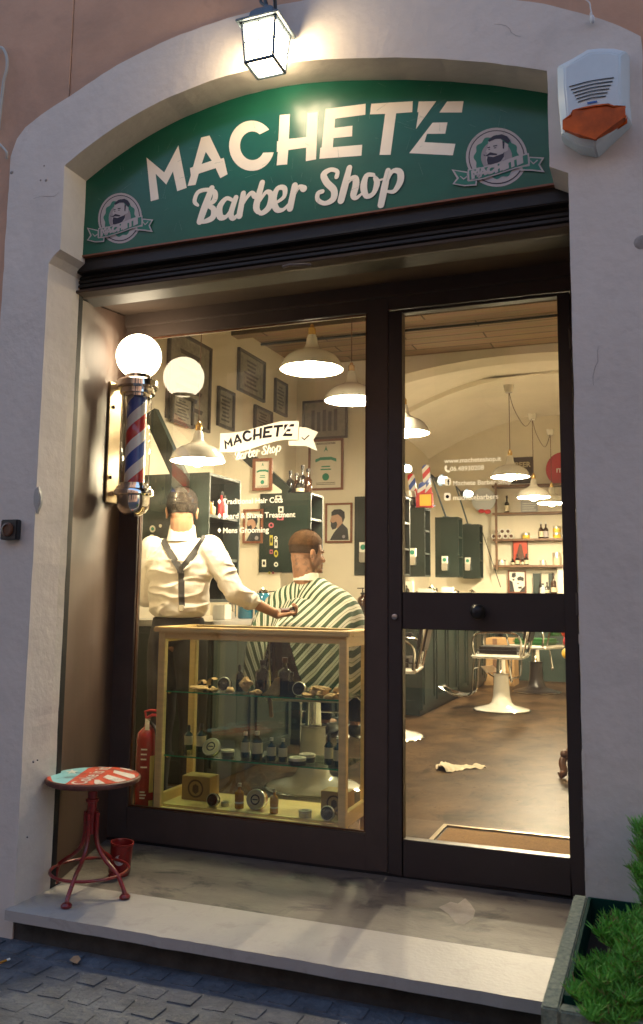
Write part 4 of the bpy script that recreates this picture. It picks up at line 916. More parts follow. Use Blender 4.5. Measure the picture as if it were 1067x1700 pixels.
# fins that carry the barber stations: cream panels with a green cabinet at the outer end
def certificate(y, box, lab):
    c, w, h = frontal(*box, y); r, f = picture('certificate', c, w, h, 'frame_wood', 'paper', 'y', lab, 'framed certificates with green print', 'certificate')
    mb = MB()
    for pl in ([(-.12,.50),(0,.74),(.12,.50),(0,.58)], [(-.6,.22),(-.3,.30),(.3,.30),(.6,.22),(.6,.10),(.3,.18),(-.3,.18),(-.6,.10)], [(-.25,-.05),(.25,-.05),(.25,-.1),(-.25,-.1)], [(-.3,-.16),(.3,-.16),(.3,-.21),(-.3,-.21)]): mb.poly([tuple(f(*p)) for p in pl])
    cc = f(0,-.48); mb.add([cc+Vector((math.cos(k*PI/8)*w*.10, 0, math.sin(k*PI/8)*w*.10)) for k in range(16)], [tuple(range(16))]); obj('green_print', mb, 'green_ink', r)
    mb = MB()
    for z in (.86,.82,-.70,-.76): mb.add([f(-.55,z), f(.55,z), f(.55,z-.02), f(-.55,z-.02)], [(0,1,2,3)])
    mb = text_mb('Beard & Style', w*.10, Vector((1,0,0)), Vector((0,0,1)), f(-.42,-.9), mb=mb) if False else mb
    obj('print_lines', mb, 'poster_ink', r)
def portrait(y, box, lab):
    c, w, h = frontal(*box, y); r, f = picture('portrait_poster', c, w, h, 'frame_wood', 'poster_pale', 'y', lab, 'framed portraits of a man in profile', 'poster', fw=.018)
    g = lambda X, Y, d=.0095: tuple(f((X-750)/75*1.0, -(Y-1158)/107*1.0, d))
    mb = MB(); mb.poly([g(*p) for p in ((712,1108),(700,1150),(708,1160),(712,1185),(740,1185),(755,1195),(770,1160),(778,1120),(760,1100),(725,1098))]); obj('printed_face', mb, 'skin_print', r)
    mb = MB()
    for pl in (((708,1120),(708,1098),(725,1085),(760,1084),(782,1100),(784,1130),(772,1160),(766,1130),(745,1112)), ((706,1150),(716,1158),(735,1150),(742,1165),(735,1188),(715,1194),(705,1175)),
               ((770,1160),(800,1190),(806,1250),(700,1250),(720,1215),(735,1195))): mb.poly([g(*p, .0105) for p in pl])
    obj('printed_hair_and_shirt', mb, 'poster_ink', r)
    cc = Vector(g(778,1232,.0115)); mb = MB(); mb.add([cc+Vector((math.cos(k*PI/8)*.016, 0, math.sin(k*PI/8)*.016)) for k in range(16)], [tuple(range(16))]); obj('printed_badge', mb, 'emblem_grey', r)
portrait(YPF, (541,836,585,901), 'poster of a bearded man in profile right of the seated client\'s head')
certificate(YPF, (513,731,570,813), 'large framed certificate with green print above the seated client')
YF2 = 2.50
fin = empty('fin_wall', (-3.1,YF2,0), 'low cream panel with a sloping top behind the second green cabinet', 'panel')
mb = MB(); mb.poly([(XW,YF2+.005,.8),(XW,YF2+.005,2.36),(-3.0,YF2+.005,2.16),(-2.75,YF2+.005,1.98),(-2.75,YF2+.005,.8)], .03, (0,1,0)); obj('panel', mb, 'cream_wall', fin)
portrait(YF2, (405,846,437,902), 'poster of a man in profile half hidden by the green cabinet')
certificate(YF2, (421,762,452,814), 'small framed certificate beside the green brace')
# green cabinets
CABY = [.85, 2.49, 4.20, 6.0, 7.8, 9.25]
stk = MB()
def cabinet(i, y, x0, x1, z0, z1, lab, depth=.27):
    r = empty('wall_cabinet', ((x0+x1)/2, y, z0), lab, 'cabinet', 'green wall cabinets along the left wall')
    mb = MB(); t = .018   # open towards +x
    mb.box((x0,y,z0),(x1,y+t,z1)); mb.box((x0,y+depth-t,z0),(x1,y+depth,z1)); mb.box((x0,y+t,z1-t),(x1-.001,y+depth-t,z1)); mb.box((x0,y+t,z0),(x1-.001,y+depth-t,z0+t)); mb.box((x0,y+t,z0+t),(x0+.02,y+depth-t,z1-t))
    obj('carcass', mb, 'green_cabinet', r, bevel=.002)
    mb = MB()
    for k in (1, 2): z = z0+(z1-z0)*k/3; mb.box((x0+.021,y+t,z-.009),(x1-.006,y+depth-t,z+.009))
    obj('shelf', mb, 'green_cabinet', r)
    return r
cl = ['green cabinet directly behind the barber at the left of the window', 'green cabinet with a column of stickers left of the client', 'green cabinet edge visible right of the profile poster', 'nearest green cabinet seen through the door glass', 'middle green cabinet seen through the door glass', 'farthest green cabinet seen through the door glass']
cabs = []
for i, (y, pa, pb) in enumerate(zip(CABY, ((250,790,955),(430,817,950),(588,822,955),(640,842,957),(722,858,958),(768,870,960)), (345,515,668,705,761,796))):
    xl = P(pa[0], 900, y=y).x; xr = P(pb, 900, y=y).x; z1 = P(pb, pa[1], y=y).z; z0 = P(pb, pa[2], y=y).z
    if i == 0: z1 = P(300,786,y=y).z; z0 = 1.12; xl = -3.3
    c_ = cabinet(i, y, xl, xr, z0, z1, cl[i], .42 if i == 0 else .27); cabs.append((xl, xr, z0, z1, y, c_))
# braces
for i, (a, b) in enumerate((((247,684),(300,800)), ((408,756),(476,818)))):
    y = CABY[i]+.02; A = P(*a, y=y); B = P(*b, y=y); d = (B-A).normalized(); n_ = Vector((d.z,0,-d.x))*.045
    mb = MB(); mb.poly([tuple(A-n_),tuple(A+n_),tuple(B+n_),tuple(B-n_)], .05, (0,1,0)); obj('brace', mb, 'green_cabinet', cabs[i][5])
mb = MB(); A = P(420,775,y=2.6); B = P(478,806,y=2.6)
# stickers on the second cabinet
rnd = random.Random(8); y = CABY[1]-.0015
stl = [(462,826,12,8,'label_white'),(466,846,10,12,'label_white'),(465,860,13,8,'sticker_pink'),(450,872,9,9,'sticker_pink'),(450,897,6,20,'sticker_yellow'),(457.5,893,6,6,'label_white'),(458,903,6,16,'label_white'),(450,916,6,8,'sticker_pink'),(458,919,7,12,'sticker_yellow'),
       (438,935,8,14,'label_white'),(458,937,7,8,'label_white'),(450,944,7,7,'sticker_black'),(447,951,4,4,'sticker_yellow'),(453,951,4,4,'sticker_pink')]
for cx0, cy0, w, h, m in stl:
    mb = MB(); n = 12 if abs(w-h) < 2 or m == 'sticker_yellow' and h < 15 else 4
    q = [P(cx0+w/2*math.cos(2*PI*k/n+PI/4)*(1.2 if n == 4 else 1), cy0+h/2*math.sin(2*PI*k/n+PI/4)*(1.2 if n == 4 else 1), y=y) for k in range(n)]
    mb.poly([tuple(v) for v in q]); s_o = obj('sticker', mb, m, cabs[1][5])
    if m != 'sticker_black': mb = MB(); mb.poly([tuple(P(cx0+w*.28*math.cos(2*PI*k/5+.3), cy0+h*.28*math.sin(2*PI*k/5+.3), y=y-.001)) for k in range(5)]); obj('sticker_mark', mb, 'sticker_black', s_o)
for cx0, cy0, m in ((253,878,'label_white'),(266,873,'sticker_black'),(252,893,'label_white')):
    mb = MB(); q = [P(cx0+5*math.cos(2*PI*k/12), cy0+6*math.sin(2*PI*k/12), y=CABY[0]-.0015) for k in range(12)]; mb.poly([tuple(v) for v in q]); s_o = obj('sticker', mb, m, cabs[0][5])
    mb = MB(); mb.poly([tuple(P(cx0+2.6*math.cos(2*PI*k/12), cy0+3*math.sin(2*PI*k/12), y=CABY[0]-.0025)) for k in range(12)]); obj('sticker_mark', mb, 'green_ink' if m != 'sticker_black' else 'label_white', s_o)
# dispensers on the cabinets' front panels
def dispenser(px, py, y, lab):
    c = P(px, py, y=y-.001); r = empty('dispenser', (c.x,y,c.z), lab, 'dispenser', 'small dispensers on the green cabinets'); s_ = .075
    mb = MB(); mb.box((c.x-s_/2,y-.06,c.z-.09),(c.x+s_/2,y-.001,c.z+.005)); obj('body', mb, 'brushed', r, bevel=.006)
    mb = MB(); mb.box((c.x-s_/2,y-.05,c.z+.006),(c.x+s_/2,y-.001,c.z+.10)); lb = obj('label_card', mb, 'label_white', r)
    mb = MB(); mb.add([(c.x+math.cos(k*PI/8)*.026,y-.0512,c.z+.052+math.sin(k*PI/8)*.026) for k in range(16)], [tuple(range(16))]); obj('green_dot', mb, 'green_ink', lb)
for px, y, py, lab in ((605,4.2,918,'small metal dispenser with green dot beside the window post'),(686,6.0,925,'metal dispenser with green dot on the nearest cabinet behind the door'),(739,7.8,936,'metal dispenser with green dot on the middle cabinet behind the door'),(777,9.25,937,'metal dispenser with green dot on the farthest cabinet behind the door')): dispenser(px, py, y, lab)
# ---- base counters
def counter(y0, y1, x1, zt, lab, loc_l='counter', end=True):
    r = empty('counter', ((XW+x1)/2,(y0+y1)/2,0), lab, 'counter', 'green counters along the left wall')
    mb = MB(); mb.box((XW+.002,y0,.06),(x1,y1,zt-.04)); mb.box((XW+.002,y0+.03,.0),(x1-.04,y1-.03,.06)); b = obj('base', mb, 'green_cabinet', r, bevel=.003)
    mb = MB(); n = max(1, int((y1-y0)/.5)); st_ = (y1-y0)/n
    for k in range(n):
        a, c = y0+k*st_+.03, y0+(k+1)*st_-.03
        for (p0, p1, q0, q1) in ((a,c,.11,.15),(a,c,zt-.12,zt-.08),(a,a+.05,.15,zt-.12),(c-.05,c,.15,zt-.12)): mb.box((x1+.0,p0,q0),(x1+.015,p1,q1))
    a0, a1 = XW+.1, x1-.05
    for (p0, p1, q0, q1) in ((a0,a1,.11,.15),(a0,a1,zt-.12,zt-.08),(a1-.05,a1,.15,zt-.12)): mb.box((p0,y0-.015,q0),(p1,y0-.0,q1))
    obj('moulding', mb, 'green_cabinet', b, bevel=.004)
    mb = MB(); mb.box((XW+.002,y0-.02,zt-.038),(x1+.03,y1+.02,zt)); obj('top', mb, 'counter_top', r, bevel=.006)
    return r
counter(1.15, 2.45, -2.62, 1.0, 'green counter with pale top beside the barber')
counter(2.80, 4.19, -2.62, 1.0, 'green counter with pale top below the profile poster')
counter(4.84, 9.55, -2.23, .98, 'long green panelled counter seen low through the door glass')
# ---- bottles, jars, tins
def bottle(name, x, y, z, r, h, m, label, catg, group=None, neck=.38, lab=None, labz=(.15,.5), capm='black_metal', pump=False, spray=False, n=16):
    o = empty(name, (x,y,z), label, catg, group); hb = h*(1-neck) if not (pump or spray) else h*.66
    mb = MB(); mb.lathe([(0,0),(r*.94,0),(r,r*.08),(r,hb*.88),(r*.8,hb*.97),(r*.36,hb*1.06),(r*.32,hb*1.1),(r*.32,h*.90 if not (pump or spray) else hb*1.16),(0,h*.90 if not (pump or spray) else hb*1.16)], (x,y,z), n); obj('glass', mb, m, o, smooth=40)
    mb = MB(); zc = z+(h*.86 if not (pump or spray) else hb*1.12)
    if pump:
        mb.lathe([(0,zc),(r*.45,zc),(r*.45,zc+h*.06),(r*.15,zc+h*.08),(r*.12,zc+h*.2),(r*.3,zc+h*.2),(r*.3,zc+h*.24),(0,zc+h*.24)], (x,y,0), 12); mb.box((x-r*1.1,y-.004,zc+h*.2),(x,y+.004,zc+h*.235))
    elif spray: mb.lathe([(0,zc),(r*.45,zc),(r*.4,zc+h*.16),(r*.25,zc+h*.22),(0,zc+h*.22)], (x,y,0), 12)
    else: mb.lathe([(0,zc),(r*.42,zc),(r*.42,z+h),(0,z+h)], (x,y,0), 12)
    obj('cap', mb, capm, o, smooth=40)
    if lab:
        mb = MB(); mb.lathe([(r*1.015,z+hb*labz[0]),(r*1.015,z+hb*labz[1])], (x,y,0), n); mb.f = [f for f in mb.f if len(f) == 4]; obj('label', mb, lab, o, smooth=180)
    return o
def tin(x, y, z, r, h, label, body='dark_bottle', lid='tin_lid', tilt=None, group='tins and jars in the display case', catg='tin'):
    o = empty('tin', (x,y,z), label, catg, group); mt_ = None
    if tilt is not None: mt_ = Matrix.Rotation(tilt, 4, 'X'); zc = z+r*.97*abs(math.sin(tilt))
    else: zc = z
    mb = MB(); mb.lathe([(0,0),(r*.97,0),(r,.003),(r,h*.62),(0,h*.62)], (x,y,zc), 28, mtx=mt_); obj('body', mb, body, o, smooth=35)
    mb = MB(); mb.lathe([(0,h*.63),(r*1.03,h*.63),(r*1.03,h*.95),(r*.99,h),(0,h)], (x,y,zc), 28, mtx=mt_); l = obj('lid', mb, 'tin_silver', o, smooth=35)
    mb = MB(); mb.lathe([(0,h+.0006),(r*.9,h+.0006)], (x,y,zc), 28, mtx=mt_); l2 = obj('lid_print', mb, lid, l)
    mb = MB(); mb.lathe([(r*.38,h+.0012),(r*.52,h+.0012)], (x,y,zc), 28, mtx=mt_); mb.f = [f for f in mb.f if len(f) == 4]
    mb.box((-r*.3,-r*.06,h+.0007),(r*.3,r*.06,h+.0012), mtx=Matrix.Translation((x,y,zc)) @ (mt_ or Matrix())); obj('print_mark', mb, 'emblem_dark', l2)
    return o
# display case
dc = empty('display_case', (-1.84,.28,.02), 'pale pine display case with glass shelves behind the window', 'display case')
CX0, CX1, CY0, CY1, ZT, ZB = -2.345, -1.355, .10, .45, .992, .155
mb = MB(); mb.box((CX0-.02,CY0-.02,ZT-.012),(CX1+.02,CY0+.045,ZT+.014)); mb.box((CX0-.02,CY1-.045,ZT-.012),(CX1+.02,CY1+.02,ZT+.014)); mb.box((CX0-.02,CY0+.045,ZT-.012),(CX0+.05,CY1-.045,ZT+.014)); mb.box((CX1-.05,CY0+.045,ZT-.012),(CX1+.02,CY1-.045,ZT+.014)); obj('top_frame', mb, 'pine', dc, bevel=.005)
mb = MB(); mb.box((CX0+.05,CY0+.045,ZT-.004),(CX1-.05,CY1-.045,ZT+.003)); obj('top_glass', mb, 'case_glass', dc)
pw = .036
for (x, y) in ((CX0,CY0),(CX1-pw,CY0),(CX0,CY1-pw),(CX1-pw,CY1-pw)): mb = MB(); mb.box((x,y,.02),(x+pw,y+pw,ZT-.0125)); obj('post', mb, 'pine', dc, bevel=.003)
mb = MB(); 
for (lo, hi) in (((CX0+pw,CY0+.004,ZT-.045),(CX1-pw,CY0+.03,ZT-.0125)),((CX0+pw,CY1-.03,ZT-.045),(CX1-pw,CY1-.004,ZT-.0125)),((CX0+.003,CY0+pw,ZT-.06),(CX0+.028,CY1-pw,ZT-.0125)),((CX1-.028,CY0+pw,ZT-.06),(CX1-.003,CY1-pw,ZT-.0125)),
                 ((CX0+.003,CY0+pw,ZB-.02),(CX0+.028,CY1-pw,ZB+.045)),((CX1-.028,CY0+pw,ZB-.02),(CX1-.003,CY1-pw,ZB+.045)),((CX0+pw,CY0+.004,ZB-.06),(CX1-pw,CY0+.03,ZB-.012))): mb.box(lo, hi)
obj('rail', mb, 'pine', dc, bevel=.002)
mb = MB(); mb.box((CX0+.005,CY0+.031,ZB-.012),(CX1-.005,CY1-.005,ZB)); obj('bottom_board', mb, 'pine', dc)
mb = MB(); mb.box((CX0+pw,CY1-.020,ZB),(CX1-pw,CY1-.015,ZT-.045)); obj('glass_panel', mb, 'case_glass', dc); mb = MB(); mb.box((CX0+pw,CY0+.014,ZB),(CX1-pw,CY0+.018,ZT-.045)); obj('glass_panel', mb, 'case_glass', dc)
ZS1, ZS2 = P(430,1155,y=CY0+.03).z, P(430,1266,y=CY0+.03).z
for z in (ZS1, ZS2):
    mb = MB(); mb.box((CX0+.03,CY0+.03,z-.006),(CX1-.03,CY1-.03,z)); s_ = obj('glass_shelf', mb, 'shelf_glass', dc)
    mb = MB(); mb.box((CX0+.03,CY0+.028,z-.006),(CX1-.03,CY0+.0298,z)); obj('shelf_edge', mb, 'glass_edge', s_)
    mb = MB()
    for x in (CX0+.036, CX1-.036): mb.ell((x,CY0+.06,z-.012), (.007,.007,.007), 8, 6)
    obj('shelf_pin', mb, 'brass', s_)
def onS(px, py, z): v = P(px, py, z=z); v.y = min(max(v.y, CY0+.05), CY1-.06); return v
def onY(px, y): return P(px, 1150, y=y).x
# top shelf: dark bottles, jars and driftwood
zt_ = ZS1+.0008
g_ = 'dark bottles in the display case'
bottle('oil_bottle', onY(397,.25), .25, zt_, .020, .135, 'dark_bottle', 'thin dark spray bottle on the upper glass shelf, left of the squat one', 'bottle', g_, spray=True)
bottle('oil_bottle', onY(435,.27), .27, zt_, .036, .155, 'dark_bottle', 'squat dark bottle on the upper shelf in front of the cape', 'bottle', g_, neck=.3, lab='amber_glass')
bottle('oil_bottle', onY(472,.22), .22, zt_, .034, .175, 'dark_bottle', 'largest dark bottle on the upper shelf with brown cord on its neck', 'bottle', g_, neck=.32, capm='wood_brown')
bottle('oil_bottle', onY(484,.19), .19, zt_, .020, .11, 'dark_bottle', 'small dark bottle right of the corded bottle on the upper shelf', 'bottle', g_)
tin(onY(375,.22), .22, zt_, .034, .03, 'dark round tin propped upright among wood pieces at the left of the upper shelf', tilt=math.radians(80), lid='dark_bottle')
tin(onY(500,.20), .20, zt_, .032, .035, 'dark round tin propped upright at the right of the upper shelf', tilt=math.radians(78), lid='dark_bottle')
def chunk(x, y, z, w, d, h, seed, lab):
    rr = random.Random(seed); mb = MB(); mb.ell((0,0,0), (w/2,d/2,h/2), 14, 8); 
    mb.v = [tuple(Vector(v)*(1+.8*noise.noise(Vector(v)*50+Vector((seed,0,0))))) for v in mb.v]; zm = min(v[2] for v in mb.v); A = Matrix.Rotation(rr.uniform(-.4,.4), 4, 'Z')
    mb.v = [tuple((A @ Vector(v))+Vector((x, y, z-zm+.0005))) for v in mb.v]
    tag(obj('wood_piece', mb, 'wood_chip', None, origin=(x,y,z)), lab, 'wood piece', 'driftwood pieces on the upper glass shelf')
def curl(x, y, z, w, h, seed, lab, ang):
    mb = MB(); vs = []; fs = []; N = 12
    for i in range(N+1):
        a = ang+i/N*2.6; r = w*(.5+.25*i/N)
        for j in range(4): t = j/3-.5; vs.append((x+r*math.cos(a)*.7, y+t*w*.8, z+max(.002, h*.45+r*math.sin(a)*.8)))
    for i in range(N):
        for j in range(3): fs.append((i*4+j, (i+1)*4+j, (i+1)*4+j+1, i*4+j+1))
    mb.add(vs, fs); mb2 = MB(); mb2.add([(a, b, c+.003) for a, b, c in vs]+vs, fs+[tuple(i+len(vs) for i in reversed(f)) for f in fs])
    tag(obj('wood_curl', mb2, 'wood_chip', None, origin=(x,y,z), smooth=50), lab, 'wood curl', 'driftwood pieces on the upper glass shelf')
for px, y, w, d, h, s_, lab in ((330,.20,.10,.07,.020,1,'long flat wood piece at the left end of the upper shelf'),(352,.16,.05,.04,.022,2,'knobbly wood chip under the left curl'),(383,.15,.05,.03,.026,3,'small pale wood chip in front of the upright tin'),
    (407,.24,.06,.05,.055,4,'tan wood piece between the thin and the squat bottle'),(424,.16,.05,.03,.02,5,'flat chip left of the tall wooden wedge'),(510,.15,.05,.04,.018,6,'pale chip below the right upright tin'),(530,.19,.10,.08,.045,7,'tan mound of driftwood at the right of the upper shelf'),(557,.16,.09,.06,.022,8,'flat driftwood piece at the right end of the upper shelf'),(545,.14,.05,.03,.016,9,'small flat chip before the tan mound'),(566,.22,.05,.04,.05,10,'upright chip against the right post')):
    chunk(onY(px, y), y, zt_, w, d, h, s_, lab)
curl(onY(336,.24), .24, zt_, .045, .05, 1, 'curled wood shaving leaning at the left of the upper shelf', .4)
curl(onY(354,.26), .26, zt_, .055, .07, 2, 'taller curled wood shaving beside the upright tin', .9)
mb = MB(); a = onY(440,.17); b_ = onY(462,.17); mb.poly([(a-.02,.17,zt_),(b_,.17,zt_),(b_,.17,zt_+.085),(b_-.02,.17,zt_+.08),(a+.01,.17,zt_+.02)], .02, (0,1,0))
tag(obj('wood_wedge', mb, 'wood_chip', None, origin=(a,.17,zt_), bevel=.003), 'tan wooden wedge standing in front of the corded bottle', 'wood piece', 'driftwood pieces on the upper glass shelf')
# middle shelf
zm_ = ZS2+.0008; g_ = 'labelled bottles in the display case'
for px, y, r_, h, lab, sp in ((315,.30,.021,.125,'leftmost small labelled bottle on the lower glass shelf',True),(336,.27,.025,.145,'tall labelled spray bottle at the left of the lower shelf',True),(409,.22,.022,.12,'dark labelled bottle, left one of the overlapping pair',False),
    (428,.20,.027,.13,'wide labelled bottle in front of the overlapping pair',False),(452,.20,.021,.105,'small labelled bottle, left of the twin pair',False),(471,.20,.021,.105,'small labelled bottle, right of the twin pair',False),
    (547,.22,.022,.145,'tall spray bottle near the right post on the lower shelf',True),(562,.19,.023,.125,'labelled bottle against the right post on the lower shelf',False)):
    bottle('care_bottle', onY(px, y), y, zm_, r_, h, 'green_liquid', lab, 'bottle', g_, neck=.26, lab='label_cream', labz=(.3,.82), capm='dark_bottle' if sp else 'tin_silver', spray=sp)
tin(onY(356,.17), .17, zm_, .044, .03, 'silver tin with printed lid tilted towards the window on the lower shelf', tilt=math.radians(55))
tin(onY(380,.24), .24, zm_, .032, .025, 'flat tin behind the tilted tin on the lower shelf')
tin(onY(495,.15), .15, zm_, .040, .034, 'round flat tin in front at the right of the lower shelf', lid='label_cream')
tin(onY(511,.24), .24, zm_, .038, .036, 'round flat tin behind the front one at the right of the lower shelf', lid='label_cream')
# bottom board
zb2 = ZB+.0008
def carton(px0, px1, y, h, lab):
    a, b = onY(px0, y), onY(px1, y); o = empty('carton', ((a+b)/2,y,zb2), lab, 'box', 'small cardboard cartons in the display case')
    mb = MB(); mb.box((a,y,zb2),(b,y+.10,zb2+h)); obj('box', mb, 'cardboard', o, bevel=.002); cx0 = (a+b)/2; mb = MB(); r_ = (b-a)*.28
    mb.lathe([(r_*.8,0),(r_,0)], (cx0,y-.001,zb2+h*.5), 20, mtx=Matrix.Rotation(PI/2,4,'X')); mb.f = [f for f in mb.f if len(f) == 4]; mb.add([(cx0+x*r_,y-.001,zb2+h*.5+z*r_) for x, z in ((-.35,.3),(0,.5),(.35,.3),(.4,-.3),(0,-.6),(-.4,-.3))], [(0,1,2,3,4,5)])
    obj('printed_mark', mb, 'wood_brown', o)
carton(306,352,.24,.115,'square cardboard carton with a printed mark at the left of the case floor'); carton(534,578,.24,.105,'cardboard carton at the right of the case floor')
tin(onY(361,.18), .18, zb2, .030, .03, 'dark tin propped upright beside the left carton', tilt=math.radians(80), lid='dark_bottle')
tin(onY(434,.22), .22, zb2, .046, .05, 'big amber jar lying with its lid to the window, centre of the case floor', body='amber_oil', tilt=math.radians(82))
tin(onY(548,.15), .15, zb2, .032, .03, 'dark tin propped upright before the right carton', tilt=math.radians(80), lid='dark_bottle')
tin(onY(509,.16), .16, zb2, .030, .030, 'small clear jar with pale lid lying flat on the case floor', body='label_cream')
tin(onY(378,.20), .20, zb2, .020, .022, 'tiny pale jar right of the left upright tin', body='label_cream')
bottle('oil_vial', onY(401,.19), .19, zb2, .022, .115, 'amber_oil', 'amber oil bottle left of the big amber jar', 'bottle', 'amber bottles on the case floor', lab='label_cream', neck=.3, capm='tin_silver', labz=(.3,.4))
bottle('oil_vial', onY(458,.17), .17, zb2, .020, .11, 'amber_oil', 'amber oil bottle right of the big amber jar', 'bottle', 'amber bottles on the case floor', lab='label_cream', neck=.3, capm='tin_silver', labz=(.3,.4))
# ---- fire extinguisher
ex_, ey_ = P(243,1270,y=.40).x, .40
fe = empty('fire_extinguisher', (ex_,ey_,0), 'red fire extinguisher standing inside the window left of the display case', 'fire extinguisher')
zt2 = P(243,1210,y=ey_).z
mb = MB(); mb.lathe([(0,.005),(.055,.005),(.058,.015),(.058,zt2-.05),(.052,zt2-.02),(.035,zt2),(.02,zt2+.012),(.018,zt2+.03),(0,zt2+.03)], (ex_,ey_,0), 28); obj('cylinder', mb, 'extinguisher_red', fe, smooth=40)
mb = MB(); mb.lathe([(.0,zt2+.03),(.016,zt2+.03),(.016,zt2+.055),(0,zt2+.055)], (ex_,ey_,0), 14); obj('valve', mb, 'chrome', fe, smooth=True)
mb = MB(); mb.tube([(ex_-.01,ey_,zt2+.055),(ex_+.03,ey_-.01,zt2+.075),(ex_+.11,ey_-.02,zt2+.078)], [.007,.008,.007], 8); mb.tube([(ex_-.01,ey_,zt2+.05),(ex_-.02,ey_,zt2+.09),(ex_+.02,ey_-.01,zt2+.10),(ex_+.10,ey_-.01,zt2+.098)], .006, 8); obj('handle', mb, 'red_paint_flat', fe, smooth=True)
mb = MB(); a0 = math.atan2(CAM.y-ey_, CAM.x-ex_)
for nm, z0, z1, a1, a2, m in (('warning_label',.28,.17,-.75,.15,'label_yellow'),):
    pass
def wrap(z0, z1, a1, a2, m, nm):
    mb = MB(); N = 8; vs = [(ex_+.0588*math.cos(a0+a1+(a2-a1)*k/N), ey_+.0588*math.sin(a0+a1+(a2-a1)*k/N), z) for z in (z0, z1) for k in range(N+1)]; mb.add(vs, [(k, k+1, N+2+k, N+1+k) for k in range(N)]); obj(nm, mb, m, fe)
wrap(.14, zt2-.13, .28, .95, 'label_yellow', 'label'); wrap(.05, .10, .28, .95, 'label_yellow', 'label')
for z in (zt2-.10, zt2-.125, zt2-.15, zt2-.19, .14, .125, .11): wrap(z, z+.007, -.55, .1-(z*7 % .2), 'label_white', 'text_line')
mb = MB(); mb.tube([Vector(v) for v in cat([(ex_+.01,ey_,zt2+.04),(ex_+.075,ey_-.03,zt2-.02),(ex_+.072,ey_-.03,.2),(ex_+.066,ey_-.02,.06)], 5)], .008, 8); obj('hose', mb, 'black_rubber', fe, smooth=True)
mb = MB(); mb.box((ex_+.005,ey_-.035,zt2+.0),(ex_+.028,ey_-.03,zt2+.045), mtx=None); obj('tag', mb, 'label_white', fe)
# ---- antique barber chairs
def barber_chair(m_base, m_seat, lab, m_trim='chrome', back=True):
    r = empty('barber_chair', (0,0,0), lab, 'barber chair', 'barber chairs in a row on the shop floor')
    W = dict(world=False)
    mb = MB(); mb.lathe([(0,0),(.285,0),(.29,.010),(.275,.022),(.20,.040),(.13,.060),(.105,.085),(.088,.15),(.078,.28),(.074,.36),(.085,.375),(.0,.376)], n=40); b = obj('pedestal', mb, m_base, r, smooth=35, **W)
    mb = MB(); mb.lathe([(.292,.002),(.298,.008),(.290,.014)], n=40); obj('base_rim', mb, m_trim, b, smooth=True, **W)
    mb = MB(); mb.lathe([(0,.376),(.055,.376),(.05,.385),(.045,.52),(.06,.535),(.0,.536)], n=24); obj('piston', mb, 'chrome', r, smooth=35, **W)
    mb = MB(); mb.box((-.27,-.26,.54),(.27,.26,.585)); obj('seat_frame', mb, m_base if m_base == 'enamel_white' else 'enamel_shade', r, bevel=.018, seg=3, **W)
    mb = MB(); mb.box((-.225,-.215,.585),(.225,.215,.66)); obj('seat', mb, m_seat, r, bevel=.033, seg=4, smooth=60, **W)
    if back:
        mb = MB(); mtx = Matrix.Translation((.27,0,.70)) @ Matrix.Rotation(math.radians(12), 4, 'Y'); mb.box((-.03,-.20,0),(.04,.20,.40), mtx=mtx); obj('backrest', mb, m_seat, r, bevel=.03, seg=3, smooth=60, **W)
        mb = MB()
        for s_ in (-1, 1): mb.tube([Vector(v) for v in cat([(.26,s_*.21,.58),(.29,s_*.215,.72),(.36,s_*.215,1.05),(.385,s_*.21,1.10)], 4)], .013, 8)
        obj('back_frame', mb, m_trim, r, smooth=True, **W)
    for s_ in (-1, 1):
        mb = MB(); mb.tube([Vector(v) for v in cat([(.24,s_*.29,.575),(.25,s_*.29,.72),(.18,s_*.29,.80),(-.05,s_*.29,.81),(-.20,s_*.29,.79),(-.24,s_*.29,.70),(-.22,s_*.29,.575)], 5)], .012, 8); am = obj('armrest', mb, m_trim, r, smooth=True, **W)
        mb = MB(); mb.box((-.17,s_*.29-.03,.815),(.17,s_*.29+.03,.85)); obj('arm_pad', mb, m_seat, am, bevel=.012, **W)
    mb = MB()
    for s_ in (-1, 1):
        mb.tube([Vector(v) for v in cat([(-.25,s_*.13,.56),(-.27,s_*.13,.40),(-.28,s_*.13,.22),(-.31,s_*.12,.16),(-.40,s_*.12,.14),(-.55,s_*.11,.17),(-.68,s_*.11,.25)], 5)], .011, 8)
    mb.tube([(-.27,-.13,.42),(-.27,.13,.42)], .008, 8)
    ft = obj('footrest', mb, m_trim, r, smooth=True, **W)
    mb = MB(); mtx = Matrix.Translation((-.66,0,.245)) @ Matrix.Rotation(math.radians(40), 4, 'Y')
    for k in range(6): mb.box((-.055+k*.02,-.14,-.004),(-.042+k*.02,.14,.004), mtx=mtx)
    mb.box((-.06,-.145,-.008),(.06,-.132,.004), mtx=mtx); mb.box((-.06,.132,-.008),(.06,.145,.004), mtx=mtx); obj('foot_plate', mb, 'brushed', ft, **W)
    mb = MB(); mb.box((-.47,-.12,.135),(-.33,.12,.148)); obj('foot_plate', mb, 'brushed', ft, **W)
    mb = MB(); mb.tube([(.0,.27,.56),(.02,.33,.50),(.05,.34,.30)], .009, 8); mb.ell((.052,.34,.28), (.016,.016,.026), 10, 8); obj('lever', mb, m_trim, r, smooth=True, **W)
    return r
c3 = barber_chair('enamel_white', 'leather_black', 'white enamel barber chair with black seat in the middle of the floor')
c3.location = (-1.60,5.66,0)
c2 = copy_tree(c3); c2.location = (-2.18,3.52,0); c2.rotation_euler.z = math.radians(8); c2['label'] = 'barber chair mostly hidden by the door post, its white base rim showing'
c1 = copy_tree(c3); c1.location = (-2.04,1.44,0); c1.rotation_euler.z = math.radians(-78); c1['label'] = 'white based barber chair under the seated client, behind the display case'
